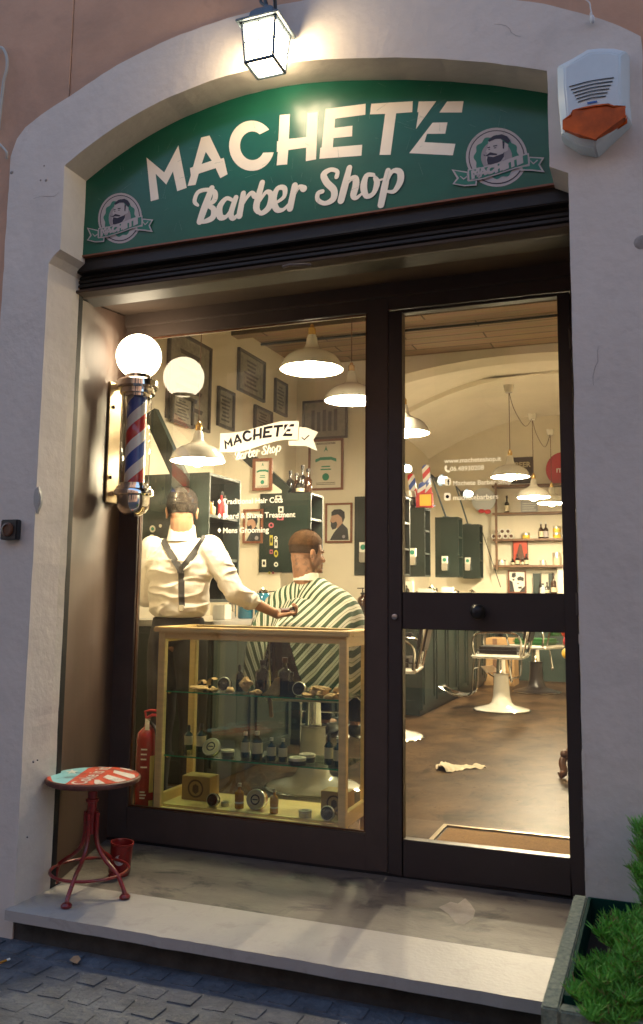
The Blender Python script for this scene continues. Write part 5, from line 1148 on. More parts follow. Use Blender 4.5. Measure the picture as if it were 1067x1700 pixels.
c4 = copy_tree(c3); c4.location = (-1.50,7.62,0); c4.rotation_euler.z = math.radians(-20); c4['label'] = 'farthest barber chair with green leather and a dark pedestal'
for ch in c4.children:
    if ch.name.startswith(('seat','arm','back')) and not ch.name.startswith(('seat_frame','armrest','back_frame')): ch.data = ch.data.copy(); ch.data.materials[0] = MATS['green_leather']
    if ch.name.startswith('pedestal'): ch.data = ch.data.copy(); ch.data.materials[0] = MATS['leather_black']
for ch in c1.children:
    if ch.name.startswith('backrest'): ch.data = ch.data.copy(); ch.data.materials[0] = MATS['leather_wine']
    if ch.name.startswith('back'): ch.location.z -= .13
# cardboard box and dark bin behind the chairs
def simple_box(name, lo, hi, m, lab, catg):
    mb = MB(); mb.box(lo, hi); r = empty(name, ((lo[0]+hi[0])/2,(lo[1]+hi[1])/2,lo[2]), lab, catg); obj('carton', mb, m, r, bevel=.004)
    mb = MB(); mx = (lo[0]+hi[0])/2; mb.box((mx-.03,lo[1]-.0012,lo[2]+.01),(mx+.03,lo[1]-.0002,hi[2]-.005)); obj('tape', mb, 'shelf_wood' if m == 'cardboard' else m, r)
q = P(822,1120,y=8.2); simple_box('cardboard_box', (q.x-.25,8.2,.001), (q.x+.25,8.6,.62), 'cardboard', 'tall cardboard box on the floor behind the white barber chair', 'box')
# ---- things standing on the counters (front room)
def jar(x, y, z, r, h, liq, lab, group):
    o = empty('glass_jar', (x,y,z), lab, 'jar', group); mb = MB(); mb.lathe([(0,0),(r*.9,0),(r,.01),(r,h*.72),(r*.8,h*.82),(0,h*.82)], (x,y,z), 18); obj('jar_body', mb, liq, o, smooth=35)
    mb = MB(); mb.lathe([(0,h*.82),(r*.86,h*.82),(r*.8,h*.88),(r*.3,h*.93),(r*.12,h),(0,h)], (x,y,z), 18); obj('lid', mb, 'chrome', o, smooth=35)
g_ = 'jars of blue disinfectant on the counter'
jar(P(408,980,y=1.9).x, 1.9, 1.0, .055, .22, 'blue_liquid', 'left jar of blue disinfectant behind the barber\'s sleeve', g_)
jar(P(436,980,y=1.95).x, 1.95, 1.0, .055, .22, 'blue_liquid', 'right jar of blue disinfectant beside the striped cape', g_)
bottle('spray_bottle', P(385,980,y=1.8).x, 1.8, 1.0, .03, .2, 'chrome', 'silver spray bottle left of the blue jars', 'bottle', neck=.3, spray=True)
bottle('lotion_bottle', P(455,975,y=2.1).x, 2.1, 1.0, .035, .2, 'dark_bottle', 'dark bottle right of the blue jars on the counter', 'bottle', pump=True)
bottle('pump_bottle', P(602,990,y=3.4).x, 3.4, 1.0, .045, .24, 'amber_glass', 'brown pump bottle on the counter beside the window post', 'bottle', pump=True, lab='dark_bottle')
simple_box('product_carton', (P(362,1000,y=1.5).x-.04,1.5,1.001), (P(362,1000,y=1.5).x+.05,1.6,1.10), 'label_white', 'small white and red carton on the counter at the barber\'s waist', 'box')
# bottles on top of the second and third cabinets and inside the first
rnd = random.Random(4)
x_l, x_r, z0, z1, y, _ = cabs[1]
for k, (px, h, m, lab) in enumerate(((482,.19,'dark_bottle','dark bottle at the left on top of the stickered cabinet'),(492,.17,'amber_glass','brown bottle second from left on top of the stickered cabinet'),(502,.23,'dark_bottle','tallest bottle with pale label on top of the stickered cabinet'),(511,.20,'amber_glass','brown bottle at the right on top of the stickered cabinet'),(498,.12,'dark_bottle','short dark bottle in front on the stickered cabinet'))):
    yy = y+.12 if k < 4 else y+.05; bottle('shelf_bottle', P(px,800,y=yy).x, yy, z1+.0005, .034, h, m, lab, 'bottle', 'bottles on top of the stickered cabinet', lab='label_cream' if k in (2,4) else None)
x_l, x_r, z0, z1, y, _ = cabs[2]
bottle('shelf_bottle', P(607,800,y=y+.1).x, y+.1, z1+.0005, .035, .28, 'dark_bottle', 'dark bottle on the cabinet beside the window post', 'bottle', 'bottles on top of the stickered cabinet', lab='label_cream')
x_l, x_r, z0, z1, y, _ = cabs[0]
for k, (px, zf, h, m, lab) in enumerate(((352,2,.13,'amber_oil','small amber bottle on the open shelf behind the barber'),(361,2,.09,'label_cream','pale jar on the open shelf behind the barber'),(386,2,.16,'red_paint_flat','red bottle on the open shelf behind the barber'),(394,2,.14,'siren_white','grey bottle right of the red one on the open shelf'),(358,1,.12,'label_white','white striped bottle on the lower open shelf'),(376,1,.10,'dark_bottle','dark jar on the lower open shelf'))):
    z = z0+(z1-z0)*zf/3+.0095; yy = y+.08+.24*(px-350)/50; bottle('shelf_bottle', x_r-.05, yy, z, .022, h, m, lab, 'bottle', 'bottles inside the open green cabinet')
# ---- on the rear cabinets: striped pole cut-outs, boxes, clamp lamps, clock
x_l, x_r, z0, z1, y, _ = cabs[3]
def cutout(px0, py0, px1, py1, y, wpx, lab):
    A, B = P(px0, py0, y=y), P(px1, py1, y=y); d = (B-A).normalized(); n_ = Vector((-d.z,0,d.x)); w = wpx*(P(700,800,y=y)-P(701,800,y=y)).length/2; L_ = (B-A).length
    o = empty('pole_cutout', (A.x,y,A.z), lab, 'decoration', 'striped pole cut-outs on the cabinet'); mb = MB(); N = 40; vs = []; sv = []; 
    for i in range(N+1):
        t = i/N; ww = w*min(1, math.sqrt(max(0, 1-((t-.9)/.1)**2)) if t > .9 else 1)
        for dy in (0, .012):
            for s_ in (-1, 1): p = A+d*(L_*t)+n_*(s_*ww)+Vector((0,dy,0)); vs.append(tuple(p)); sv.append(((L_*t)+s_*ww*.9)/.24+5.02)
    fs = []
    for i in range(N): a = i*4; b = a+4; fs += [(a,a+1,b+1,b),(a+2,b+2,b+3,a+3),(a,b,b+2,a+2),(a+1,a+3,b+3,b+1)]
    mb.add(vs, fs, 0, sv); obj('striped_panel', mb, 'pole_stripe', o)
    mb = MB(); mb.box((A.x-w*1.2,y+.013,A.z-.001),(A.x+w*1.2,y+.08,A.z+.012)); obj('foot', mb, 'blue_flat', o)
zt3 = z1
cutout(712,840,706,771,6.17,13,'tall striped red, white and blue pole cut-out on the nearest cabinet behind the door'); cutout(690,841,681,786,6.21,12,'shorter striped pole cut-out leaning left behind the red box'); cutout(694,841,702,800,6.13,12,'striped pole cut-out leaning right behind the red box')
a, b = P(691,842,y=6.06), P(715,818,y=6.06); simple_box('red_box', (a.x,6.04,z1+.0005), (b.x+.02,6.10,b.z), 'red_paint_flat', 'red box with orange picture on the nearest cabinet behind the door', 'box')
mb = MB(); mb.box((a.x+.045,6.0385,z1+.02),(b.x+.01,6.0395,b.z-.02)); tag(obj('printed_panel', mb, 'yellow_tin', bpy.data.objects.get('red_box')))
tin((P(680,830,y=6.1)).x, 6.1, z1+.0005, .07, .20, 'dark round tin with a gold label left of the red box', body='dark_bottle', group=None)
for i, (px, py, bx0, by0, ci, lab) in enumerate(((738,797,715,788,3,'bright clamp lamp between the striped cut-outs and the door lettering'),(779,820,757,808,4,'bright clamp lamp above the farthest green cabinet'),(676,778,662,795,3,'bright clamp lamp at the left edge of the door glass'))):
    yy = (7.0, 8.6, 5.6)[i]; p = P(px, py, y=yy); q = P(bx0, by0, y=yy)
    o = empty('clamp_lamp', p, lab, 'lamp', 'bright clamp lamps above the green cabinets')
    mb = MB(); mb.ell(p, (.05,.045,.042), 14, 10); obj('bulb', mb, 'spot_glow', o, smooth=True)
    mb = MB(); mb.tube([p+Vector((-.05,.02,.0)), p+Vector((-.13,.05,.02))], [.075,.03], 14); obj('shade', mb, 'lantern_metal', o, smooth=True)
    cx0 = cabs[min(ci+1, 5) if i else 3]; base = Vector((cabs[ci if i != 1 else 5][1]-.2, cabs[(4,5,3)[i]][4]+.15, cabs[(4,5,3)[i]][3]))
    mb = MB(); mb.tube([p+Vector((-.12,.05,.02)), q, base], .012, 8); mb.box((base.x-.04,base.y-.04,base.z+.0005),(base.x+.04,base.y+.04,base.z+.02)); obj('arm', mb, 'lantern_metal', o, smooth=True)
cc = P(803,830,y=9.35); o = empty('wall_clock', cc, 'large round dark disc with pale hands and a red bow above the farthest cabinet', 'clock')
mb = MB(); mb.lathe([(0,0),(.17,0),(.18,.012),(.18,.03),(0,.03)], cc, 32, mtx=Matrix.Rotation(PI/2,4,'X')); obj('disc', mb, 'siren_side', o, smooth=30)
mb = MB(); mb.box((cc.x-.12,cc.y-.036,cc.z-.008),(cc.x+.12,cc.y-.0315,cc.z+.004), mtx=None); obj('hand', mb, 'label_white', o)
mb = MB(); mb.ell((cc.x-.03,cc.y-.03,cc.z-.17), (.05,.025,.03)); mb.ell((cc.x+.06,cc.y-.03,cc.z-.18), (.05,.025,.035)); obj('bow', mb, 'red_paint_flat', o, smooth=True)
mb = MB(); mb.tube([P(797,872,y=9.4), P(831,975,y=9.4)], .006, 6); tag(obj('hanging_cable', mb, 'black_metal', origin=P(831,975,y=9.4)), 'thin dark cable slanting down the back wall beside the shelves', 'cable')
# jars on the rear counter tops
for px, y, h, m, mm, lab in ((676,5.2,.17,'chrome','glass_jar','silver lidded jar at the left edge of the door glass'),(752,6.9,.13,'brushed','glass_jar','low metal jar tipped on the counter behind the middle cabinet'),(783,8.9,.13,'enamel_white','glass_jar','small white canister below the farthest cabinet'),(716,5.7,.14,'brushed','glass_jar','metal jar among tools below the nearest cabinet')):
    jar(P(px,975,y=y).x, y, .98, .065, h+.17, m, lab, 'jars on the long counter')
    o = bpy.data.objects
for k, (px, y, h, m, lb, lab) in enumerate(((683,5.35,.30,'dark_bottle','label_cream','dark bottle on the long counter nearest the door post'),(693,5.7,.24,'amber_glass','label_teal','brown bottle second along the long counter'),(724,6.2,.28,'siren_white','label_teal','white bottle with teal label midway along the long counter'),
    (731,6.4,.22,'dark_bottle','label_cream','short dark bottle midway along the long counter'),(760,7.3,.26,'green_liquid','label_white','green bottle with white label on the long counter'),(768,7.7,.2,'chrome',None,'silver bottle near the far end of the long counter'),(790,8.9,.2,'dark_bottle','label_cream','small dark bottle at the far end of the long counter'))):
    bottle('counter_bottle', P(px,975,y=y).x, y, .9806, .038, h, m, lab, 'bottle', 'bottles along the long counter', lab=lb)
for px, y, w, h, m, lab in ((705,5.5,.16,.27,'enamel_shade','pale folded magazine stand on the long counter'),(742,6.6,.14,.30,'label_white','white card propped on the long counter'),(782,8.7,.08,.2,'blue_flat','small blue box at the end of the long counter'),(678,5.15,.09,.34,'label_white','white carton with blue print at the left edge of the door glass')):
    q = P(px, 975, y=y); simple_box('product_carton', (q.x-w/2,y,.981), (q.x+w/2,y+.06,.98+h), m, lab, 'box')
# ---- back wall: shelving, signs, products
YS = YB-.24
shf = empty('wall_shelf', (P(870,900,y=YS).x,YB,1.5), 'brown open wall shelving with four boards on the cream back wall', 'shelf')
sz = [P(870,y_,y=YS).z for y_ in (804,850,894,938)]; sx0 = P(817,850,y=YS).x; sx1 = sx0+2.0
for z in sz: mb = MB(); mb.box((sx0,YS,z-.03),(sx1,YB-.001,z)); obj('board', mb, 'shelf_wood', shf, bevel=.003)
for x in (sx0+.04, sx1-.06): mb = MB(); mb.box((x,YS-.012,sz[3]-.06),(x+.035,YS-.001,sz[0]+.03)); obj('upright', mb, 'shelf_wood', shf)
def onb(px, k): z = sz[k]; yy = YS+.10; return P(px, 880, y=yy).x, yy, z+.0006
for px, k, h, r_, m, lb, cm, lab in ((842,1,.26,.035,'dark_bottle','label_cream','black_metal','dark bottle alone on the top board of the back shelves'),(898,2,.25,.036,'amber_glass','label_cream','label_white','left beer bottle of the pair on the second board'),(906,2,.25,.036,'amber_glass','emblem_pale','label_white','right beer bottle of the pair on the second board'),
    (850,3,.10,.03,'dark_bottle','label_cream','black_metal','small round bottle left in front of the orange picture'),(858,3,.17,.034,'dark_bottle','label_cream','black_metal','taller bottle in front of the orange picture'),(866,3,.11,.03,'dark_bottle','label_cream','black_metal','small bottle right in front of the orange picture'),(873,3,.17,.034,'dark_bottle','label_cream','black_metal','tall bottle at the right edge of the orange picture')):
    x, y, z = onb(px, k); bottle('shelf_bottle', x, y-.02*(px % 2), z, r_, h, m, lab, 'bottle', 'bottles on the back wall shelves', lab=lb, capm=cm, labz=(.15,.7))
for px, k, h, r_, m, lab in ((873,2,.09,.055,'yellow_tin','single yellow tin on the second board'),(924,2,.09,.055,'yellow_tin','lower yellow tin of the stack at the right'),(923,3,.18,.06,'label_cream','striped cream and green tin at the right of the lowest board'),(832,3,.08,.055,'enamel_shade','pale glass bowl at the left of the lowest board'),(900,3,.07,.045,'enamel_shade','small pale glass bowl in the middle of the lowest board')):
    x, y, z = onb(px, k); tin(x, y, z, r_, h, lab, body=m, lid='label_cream', group='tins on the back wall shelves')
x, y, z = onb(924,2); tin(x, y, z+.091, .055, .09, 'upper yellow tin of the stack at the right', body='yellow_tin', lid='label_cream', group='tins on the back wall shelves')
k = 0
for row, (n, x0p) in enumerate(((4, 820), (3, 824.5))):
    for i in range(n):
        x, y, z = onb(x0p+i*9.6, 2); r_ = .040; zz = z+r_*1.05+row*r_*1.8
        o = empty('rolled_jar', (x,y,zz), ('bottom' if row == 0 else 'upper')+' row, %s of the small jars stacked on their sides on the second board' % ('first','second','third','last')[i], 'jar', 'small jars stacked on their sides')
        mb = MB(); mb.lathe([(0,0),(r_,0),(r_,.09),(0,.09)], (x,y+.05,zz), 18, mtx=Matrix.Rotation(PI/2,4,'X')); obj('jar_body', mb, 'label_white', o, smooth=35); mb = MB(); mb.lathe([(0,.0905),(r_*.62,.0905)], (x,y+.05,zz), 18, mtx=Matrix.Rotation(PI/2,4,'X')); obj('jar_end', mb, 'wood_brown', o)
c, w, h = frontal(851,896,877,934,YS+.17); r, f = picture('picture_board', c, w, h, 'wood_brown', 'stool_orange', 'y', 'orange picture board standing on the lowest back shelf behind the bottles', cat_='picture', fw=.01)
mb = MB(); mb.poly([tuple(f(*p)) for p in ((-.6,-.8),(.6,-.8),(.3,.1),(.15,.6),(-.15,.6),(-.4,0))]); obj('print_marks', mb, 'wood_brown', r)
c, w, h = frontal(843,947,874,985,YB-.06); r, f = picture('photo_frame', c, w, h, 'frame_wood', 'label_white', 'y', 'framed black and white photograph of two men below the back shelves', cat_='picture')
mb = MB()
for pl in (((-.55,.75),(-.15,.8),(-.1,.5),(-.3,.35),(-.6,.4)), ((.0,.35),(.35,.5),(.75,.35),(.7,.05),(.35,.12),(.05,.1)), ((.0,-.1),(.2,-.1),(.2,-.2),(.0,-.2)), ((.1,-.45),(.5,-.4),(.5,-.6),(.1,-.6)), ((-.9,.2),(-.5,.0),(-.3,-.9),(-.9,-.9)), ((.5,-.6),(.9,-.3),(.9,-.9),(.2,-.9)), ((-.5,.25),(-.25,.25),(-.3,.1),(-.5,.1))): mb.poly([tuple(f(*p)) for p in pl])
obj('printed_figures', mb, 'poster_ink', r)
zc_ = P(900,986,y=YB-.3).z; o = empty('sideboard', (-1.3,YB-.25,0), 'dark sideboard under the back shelves carrying bottles', 'sideboard')
mb = MB(); mb.box((-2.15,YB-.5,0.001),(-.1,YB-.002,zc_-.03)); obj('body', mb, 'green_dark', o, bevel=.004); mb = MB(); mb.box((-2.18,YB-.53,zc_-.029),(-.07,YB-.002,zc_)); obj('top', mb, 'shelf_wood', o, bevel=.004)
for px, h, r_, m, lb, lab in ((919,.30,.04,'amber_glass','label_cream','tall wine bottle with pale label on the sideboard'),(908,.17,.034,'dark_bottle','label_cream','short dark bottle left of the wine bottle'),(901,.15,.045,'siren_white','label_white','pale mug shaped bottle on the sideboard'),(897,.20,.03,'dark_bottle',None,'slim dark bottle behind the pale mug')):
    yy = YB-.3 if h != .20 else YB-.2; bottle('shelf_bottle', P(px,975,y=yy).x, yy, zc_+.0005, r_, h, m, lab, 'bottle', 'bottles on the sideboard', lab=lb)
for px0, px1, py, m, lab in ((885,897,952,'green_dark','dark green gift box with gold bottle picture on the sideboard'),(911,917,952,'green_dark','narrow dark green box behind the short bottle'),(926,938,941,'label_white','tall white bottle box at the right end of the sideboard')):
    a, b = P(px0,982,y=YB-.15), P(px1,py,y=YB-.15); simple_box('gift_box', (a.x,YB-.15,zc_+.0005), (b.x,YB-.05,b.z), m, lab, 'box')
# signs high on the back wall
c, w, h = frontal(848,760,885,802,YB-.002); r = empty('beer_sign', c, 'dark board with pale capital lettering above the back shelves', 'sign'); mb = MB(); mb.box((c.x-w/2,YB-.02,c.z-h/2),(c.x+w/2,YB-.001,c.z+h/2)); obj('board', mb, 'frame_dark', r)
mb = text_mb('BEER', .125, XV, ZV, (c.x-w*.30,YB-.0215,c.z+h*.12), off=.004, width=w*.72); obj('lettering', mb, 'tin_lid', r)
c = P(936,779,y=YB-.03); r = empty('round_sign', c, 'red round sign with a pale letter at the right edge of the door glass', 'sign'); mb = MB(); mb.lathe([(0,0),(.255,0),(.26,.01),(.255,.02),(0,.02)], c, 40, mtx=Matrix.Rotation(PI/2,4,'X')); obj('disc', mb, 'red_paint_flat', r, smooth=30)
mb = text_mb('m', .14, XV, ZV, (P(923,787,y=YB-.05).x, c.y-.022, c.z-.05)); obj('lettering', mb, 'label_white', r)
c, w, h = frontal(865,828,893,848,YB-.002); r = empty('chalk_board', c, 'small grey board on the top back shelf under the pendants', 'board'); mb = MB(); mb.box((c.x-w/2,YS+.18,sz[1]+.0005),(c.x+w/2,YS+.20,sz[1]+h)); obj('board', mb, 'siren_side', r)
mb = MB()
for k in range(4): mb.box((c.x-w*.4,YS+.1785,sz[1]+h*(.2+.18*k)),(c.x+w*(.4-.1*(k % 2)),YS+.1795,sz[1]+h*(.25+.18*k)))
obj('chalk_lines', mb, 'label_white', r)
# ---- carved stand at the right edge of the door glass
f0 = P(943,1292,z=0); o = empty('carved_stand', (f0.x,f0.y,0), 'dark carved wooden stand leg with scrolled foot at the right edge of the door', 'stand')
mb = MB(); cxx, cyy = f0.x+.025, f0.y+.06
mb.lathe([(.0,.02),(.03,.02),(.035,.08),(.02,.12),(.024,.17),(.034,.22),(.022,.28),(.020,.40),(.028,.46),(.034,.50),(.020,.54),(.019,.68),(.030,.74),(.020,.78),(.022,.95),(.035,1.0),(.0,1.02)], (cxx,cyy,0), 16); obj('turned_leg', mb, 'wood_brown', o, smooth=True)
mb = MB(); mb.tube([Vector(v) for v in cat([(cxx,cyy,.20),(cxx-.03,cyy-.02,.15),(cxx-.06,cyy-.05,.10),(cxx-.05,cyy-.07,.04),(cxx-.075,cyy-.09,.02)], 5)], [.02]*6+[.024]*15, 10); mb.ell((cxx-.045,cyy-.045,.15), (.03,.03,.026)); obj('scroll_foot', mb, 'wood_brown', o, smooth=True)
mb = MB(); mb.box((cxx-.03,cyy-.25,1.02),(cxx+.4,cyy+.2,1.06)); obj('top', mb, 'wood_brown', o, bevel=.006)
for k, (dz, m) in enumerate(((.80,'yellow_tin'),(.88,'red_paint_flat'),(.94,'stool_orange'),(.98,'sticker_pink'))): mb = MB(); mb.ell((cxx-.02+.01*(k % 2),cyy-.04,dz), (.03,.03,.035), 10, 8); obj('ornament', mb, m, o, smooth=True)
# ================================================================ PEOPLE
from mathutils.bvhtree import BVHTree
def head_frame(c, face, up=(0,0,1)):
    f = Vector(face).normalized(); u = Vector(up).normalized(); r = f.cross(u).normalized(); u = r.cross(f)
    m = Matrix((r, f, u)).transposed(); return m.to_4x4(), Vector(c)
def add_head(mb, c, face, s=1.0, neck_to=None, up=(0,0,1), stubby=1.0):
    m, c = head_frame(c, face, up); T = lambda p: c + m @ (Vector(p)*s); e = lambda p, r: mb.ell(T(p), tuple(x*s for x in r), 20, 14, mtx=m)
    e((0,-.012,.025), (.077,.096,.088)); e((0,.028,-.030), (.063,.062,.080)); e((0,.042,-.080), (.046,.042,.032)); e((0,-.05,-.03), (.058,.045,.055))
    e((0,.080,.010), (.048,.018,.011)); e((.032,.068,-.035), (.022,.022,.022)); e((-.032,.068,-.035), (.022,.022,.022))
    mb.cap(T((0,.086,-.002)), T((0,.108,-.036)), .009*s, .013*s); e((.009,.098,-.042), (.009,.010,.007)); e((-.009,.098,-.042), (.009,.010,.007))
    e((0,.090,-.062), (.024,.012,.007)); e((0,.088,-.072), (.021,.012,.008)); e((0,.086,-.095), (.02,.016,.015))
    for q in (-1, 1):
        e((q*.079,-.008,-.012), (.009,.019,.030)); e((q*.084,-.014,-.002), (.007,.014,.020)); e((q*.081,-.004,-.036), (.007,.009,.011))
    if neck_to is not None: mb.cap(T((0,-.028,-.06)), neck_to, .062*s, .068*s)
    return T, m
def eyes(T, m, s, parent):
    for q in (-1, 1):
        mb = MB(); mb.ell(T((q*.031,.070,-.006)), (.0105*s,)*3, 12, 8); o = obj('eye', mb, 'label_white', parent, smooth=True)
        mb = MB(); mb.ell(T((q*.031,.0795,-.006)), (.0055*s,.0025*s,.0055*s), 10, 6, mtx=m); obj('iris', mb, 'wood_brown', o, smooth=True)
    mb = MB()
    for q in (-1, 1): mb.tube([T((q*.018,.090,.014)), T((q*.034,.086,.019)), T((q*.048,.073,.013))], [.002*s,.003*s,.002*s], 6)
    obj('eyebrow', mb, 'dark_hair', parent, smooth=True)
def hair(T, m, s, pred, grow, mname, name, parent, lift=0.0):
    mb = MB(); n_, k_ = 64, 44; R = Vector((.077,.096,.088)); vs = []; fs = []
    for i in range(k_+1):
        ph = PI*i/k_
        for j in range(n_):
            a = 2*PI*j/n_; d = Vector((math.sin(ph)*math.cos(a), math.sin(ph)*math.sin(a), math.cos(ph))); g = grow(d)
            vs.append(Vector((0,-.012,.025))+Vector((d.x*(R.x+g), d.y*(R.y+g), d.z*(R.z+g))))
    for i in range(k_):
        for j in range(n_):
            f = (i*n_+j, (i+1)*n_+j, (i+1)*n_+(j+1) % n_, i*n_+(j+1) % n_); c = sum((vs[q] for q in f), Vector())/4
            if pred(c): fs.append(f)
    used = sorted({q for f in fs for q in f}); mp = {q: i for i, q in enumerate(used)}
    mb.add([T(vs[q]) for q in used], [tuple(mp[q] for q in f) for f in fs])
    rr = random.Random(5); ln = .004 if name == 'faded_hair' else (.014 if s < 1.08 else .008)
    for k in range(2600 if name == 'hair' else 1400):
        f = fs[rr.randrange(len(fs))]; w_ = [rr.random() for _ in f]; tt = sum(w_); p = sum((vs[q]*ww for q, ww in zip(f, w_)), Vector())/tt
        n_ = (p-Vector((0,-.012,.025))).normalized(); flow = Vector((0,.2,.0)) + Vector((0,-.5,-1.0)); flow = (flow-n_*flow.dot(n_)); flow = flow.normalized() if flow.length > 1e-3 else Vector((0,-1,0))
        flow = (flow+n_*rr.uniform(.15,.7)+Vector((rr.uniform(-.35,.35),rr.uniform(-.3,.3),0))).normalized(); sd = flow.cross(n_).normalized()*.0007; L_ = ln*rr.uniform(.5,1.3)
        mb.add([T(p-sd), T(p+sd), T(p+flow*L_+sd*.3), T(p+flow*L_-sd*.3)], [(0,1,2,3)])
    return obj(name, mb, mname, parent, smooth=180)
def bvh_of(o):
    me = o.data; L = wloc(o); return BVHTree.FromPolygons([v.co+L for v in me.vertices], [tuple(p.vertices) for p in me.polygons])
# ---------- the barber, seen from behind
BY = .62
bar = empty('person', (-2.55,BY,0), 'standing man seen from behind in white rolled sleeve shirt and dark suspenders, holding a clipper', 'person')
shR, shL = Vector((-2.352,BY,1.425)), Vector((-2.722,BY,1.425))
elR = P(389,984,y=.64); wrR = P(448,1014,y=.80); haR = P(469,1019,y=.86)
elL = Vector((-2.775,.66,1.15)); wrL = Vector((-2.70,.86,1.10)); haL = Vector((-2.67,.93,1.11))
hc = P(302,848,y=BY+.01); nb = Vector((-2.537,BY+.01,1.46))
b = MB(); T1, m1 = add_head(b, hc, (-.52,.85,-.10), 1.04, nb)
b.ell((-2.537,BY,1.30), (.185,.105,.17)); b.ell((-2.537,BY,1.10), (.150,.095,.17)); b.ell((-2.537,BY,.95), (.155,.10,.12))
for sh, el, wr in ((shR, elR, wrR), (shL, elL, wrL)): b.cap(nb+Vector((0,0,-.04)), sh, .05, .055); b.cap(sh, el, .050, .041); b.cap(el, wr, .041, .027)
for q in (-1, 1): b.cap((-2.537+q*.085,BY,.92), (-2.537+q*.10,BY+.01,.50), .080, .056); b.cap((-2.537+q*.10,BY+.01,.50), (-2.537+q*.11,BY,.08), .054, .036); b.cap((-2.537+q*.11,BY-.03,.045), (-2.537+q*.12,BY+.13,.035), .038, .030)
def hand(b, wr, ha, grip, up, k=1, curl=1.0):
    """palm at ha; fingers leave along 'grip', curl towards -up; thumb from the palm's side lies along the held thing"""
    g = Vector(grip).normalized(); u = Vector(up).normalized(); s_ = g.cross(u).normalized(); M_ = Matrix((g, s_, u)).transposed().to_4x4()
    b.cap(wr, ha-g*.028, .026, .028); b.ell(ha, (.046,.040,.017), mtx=M_)
    for i, (o_, ln) in enumerate(((-.030,.92),(-.010,1.0),(.011,.95),(.030,.76))):
        p = ha+g*.038+s_*o_*k; L_ = .030*ln; d1 = (g*1+(-u)*.25*curl).normalized(); d2 = (g*.35+(-u)*curl).normalized(); d3 = (-g*.55*curl+(-u)*.8).normalized()
        q1 = p+d1*L_*1.25; q2 = q1+d2*L_*.95; q3 = q2+d3*L_*.7; b.cap(p-g*.012, q1, .0098, .0088, 10); b.cap(q1, q2, .0088, .0082, 10); b.cap(q2, q3, .0082, .0068, 10)
    t0 = ha-g*.020-s_*.030*k; t1 = t0+(-s_*k*.5+g*.8-u*.3).normalized()*.038; t2 = t1+(g*1.0-u*.15+s_*k*.1).normalized()*.032
    b.cap(t0, t1, .0125, .0105, 10); b.cap(t1, t2, .0105, .0085, 10)
gdir = (P(492,1017,y=.90)-haR).normalized()
hand(b, wrR, haR, gdir, (0,.35,-.94), 1, 1.0); hand(b, wrL, haL, (.1,1,.0), (0,0,1), -1, .7)
organic('body', b, 'skin', bar, voxel=.0042, it=4)
hr = bar.children[0]
def g1(d): return .007+.012*max(0, d.z)+.004*max(0, noise.noise(d*7))
hair(T1, m1, 1.04, lambda c: c.z > -.025+.36*max(0, c.y)+.35*max(0,c.y-.03), g1, 'dark_hair', 'hair', bar)
hair(T1, m1, 1.04, lambda c: c.z <= -.018+.36*max(0, c.y) and c.z > -.080 and c.y < .02, lambda d: .0022, 'hair_fade', 'faded_hair', bar)
eyes(T1, m1, 1.0, bar)
# shirt
s_ = MB(); s_.ell((-2.537,BY,1.315), (.205,.128,.165)); s_.ell((-2.537,BY-.005,1.18), (.185,.122,.16)); s_.ell((-2.537,BY,1.095), (.180,.126,.080)); s_.cap(nb+Vector((0,-.005,-.07)), nb+Vector((0,0,-.01)), .10, .066)
for sh, el, sg in ((shR, elR, 1), (shL, elL, -1)): s_.cap(nb+Vector((sg*.05,0,-.045)), sh+Vector((0,0,-.008)), .062, .070); s_.cap(sh, el, .074, .062)
cR = elR.lerp(wrR, .46); s_.cap(elR, cR, .062, .050); cL = elL.lerp(wrL, .45); s_.cap(elL, cL, .060, .052)
def wrinkle(v):
    n1 = noise.noise(Vector((v.x*7, v.y*7, v.z*15)))*.0085+noise.noise(Vector((v.x*16+v.z*12, v.y*16, v.z*26)))*.0045
    rdg = (1-abs(noise.noise(Vector((v.x*6+v.z*5, v.y*5, v.z*17-v.x*5)))))**5*.011
    c = Vector((-2.537, BY, v.z)); d = (v-c)
    if d.length > 1e-4: d.normalize()
    amp = 1.0 if v.z < 1.36 else .5
    return v + d*(n1+rdg)*amp
shirt = organic('shirt', s_, 'shirt', bar, voxel=.0065, it=3, post=wrinkle)
mb = MB(); d = (wrR-elR).normalized(); mb.tube([cR-d*.024, cR-d*.018, cR+d*.004, cR+d*.010, cR+d*.008], [.050,.0555,.054,.050,.040], 20); d = (wrL-elL).normalized(); mb.tube([cL-d*.02, cL+d*.008], [.054,.052], 16); obj('rolled_cuff', mb, 'shirt', bar, smooth=60)
mb = MB(); mb.lathe([(.076,1.462),(.068,1.51),(.066,1.553),(.0685,1.558),(.072,1.551),(.080,1.50),(.088,1.462)], (nb.x+.002,nb.y-.004,0), 28, sx=1.0, sy=1.0); obj('collar', mb, 'shirt', bar, smooth=50)
bv = bvh_of(shirt)
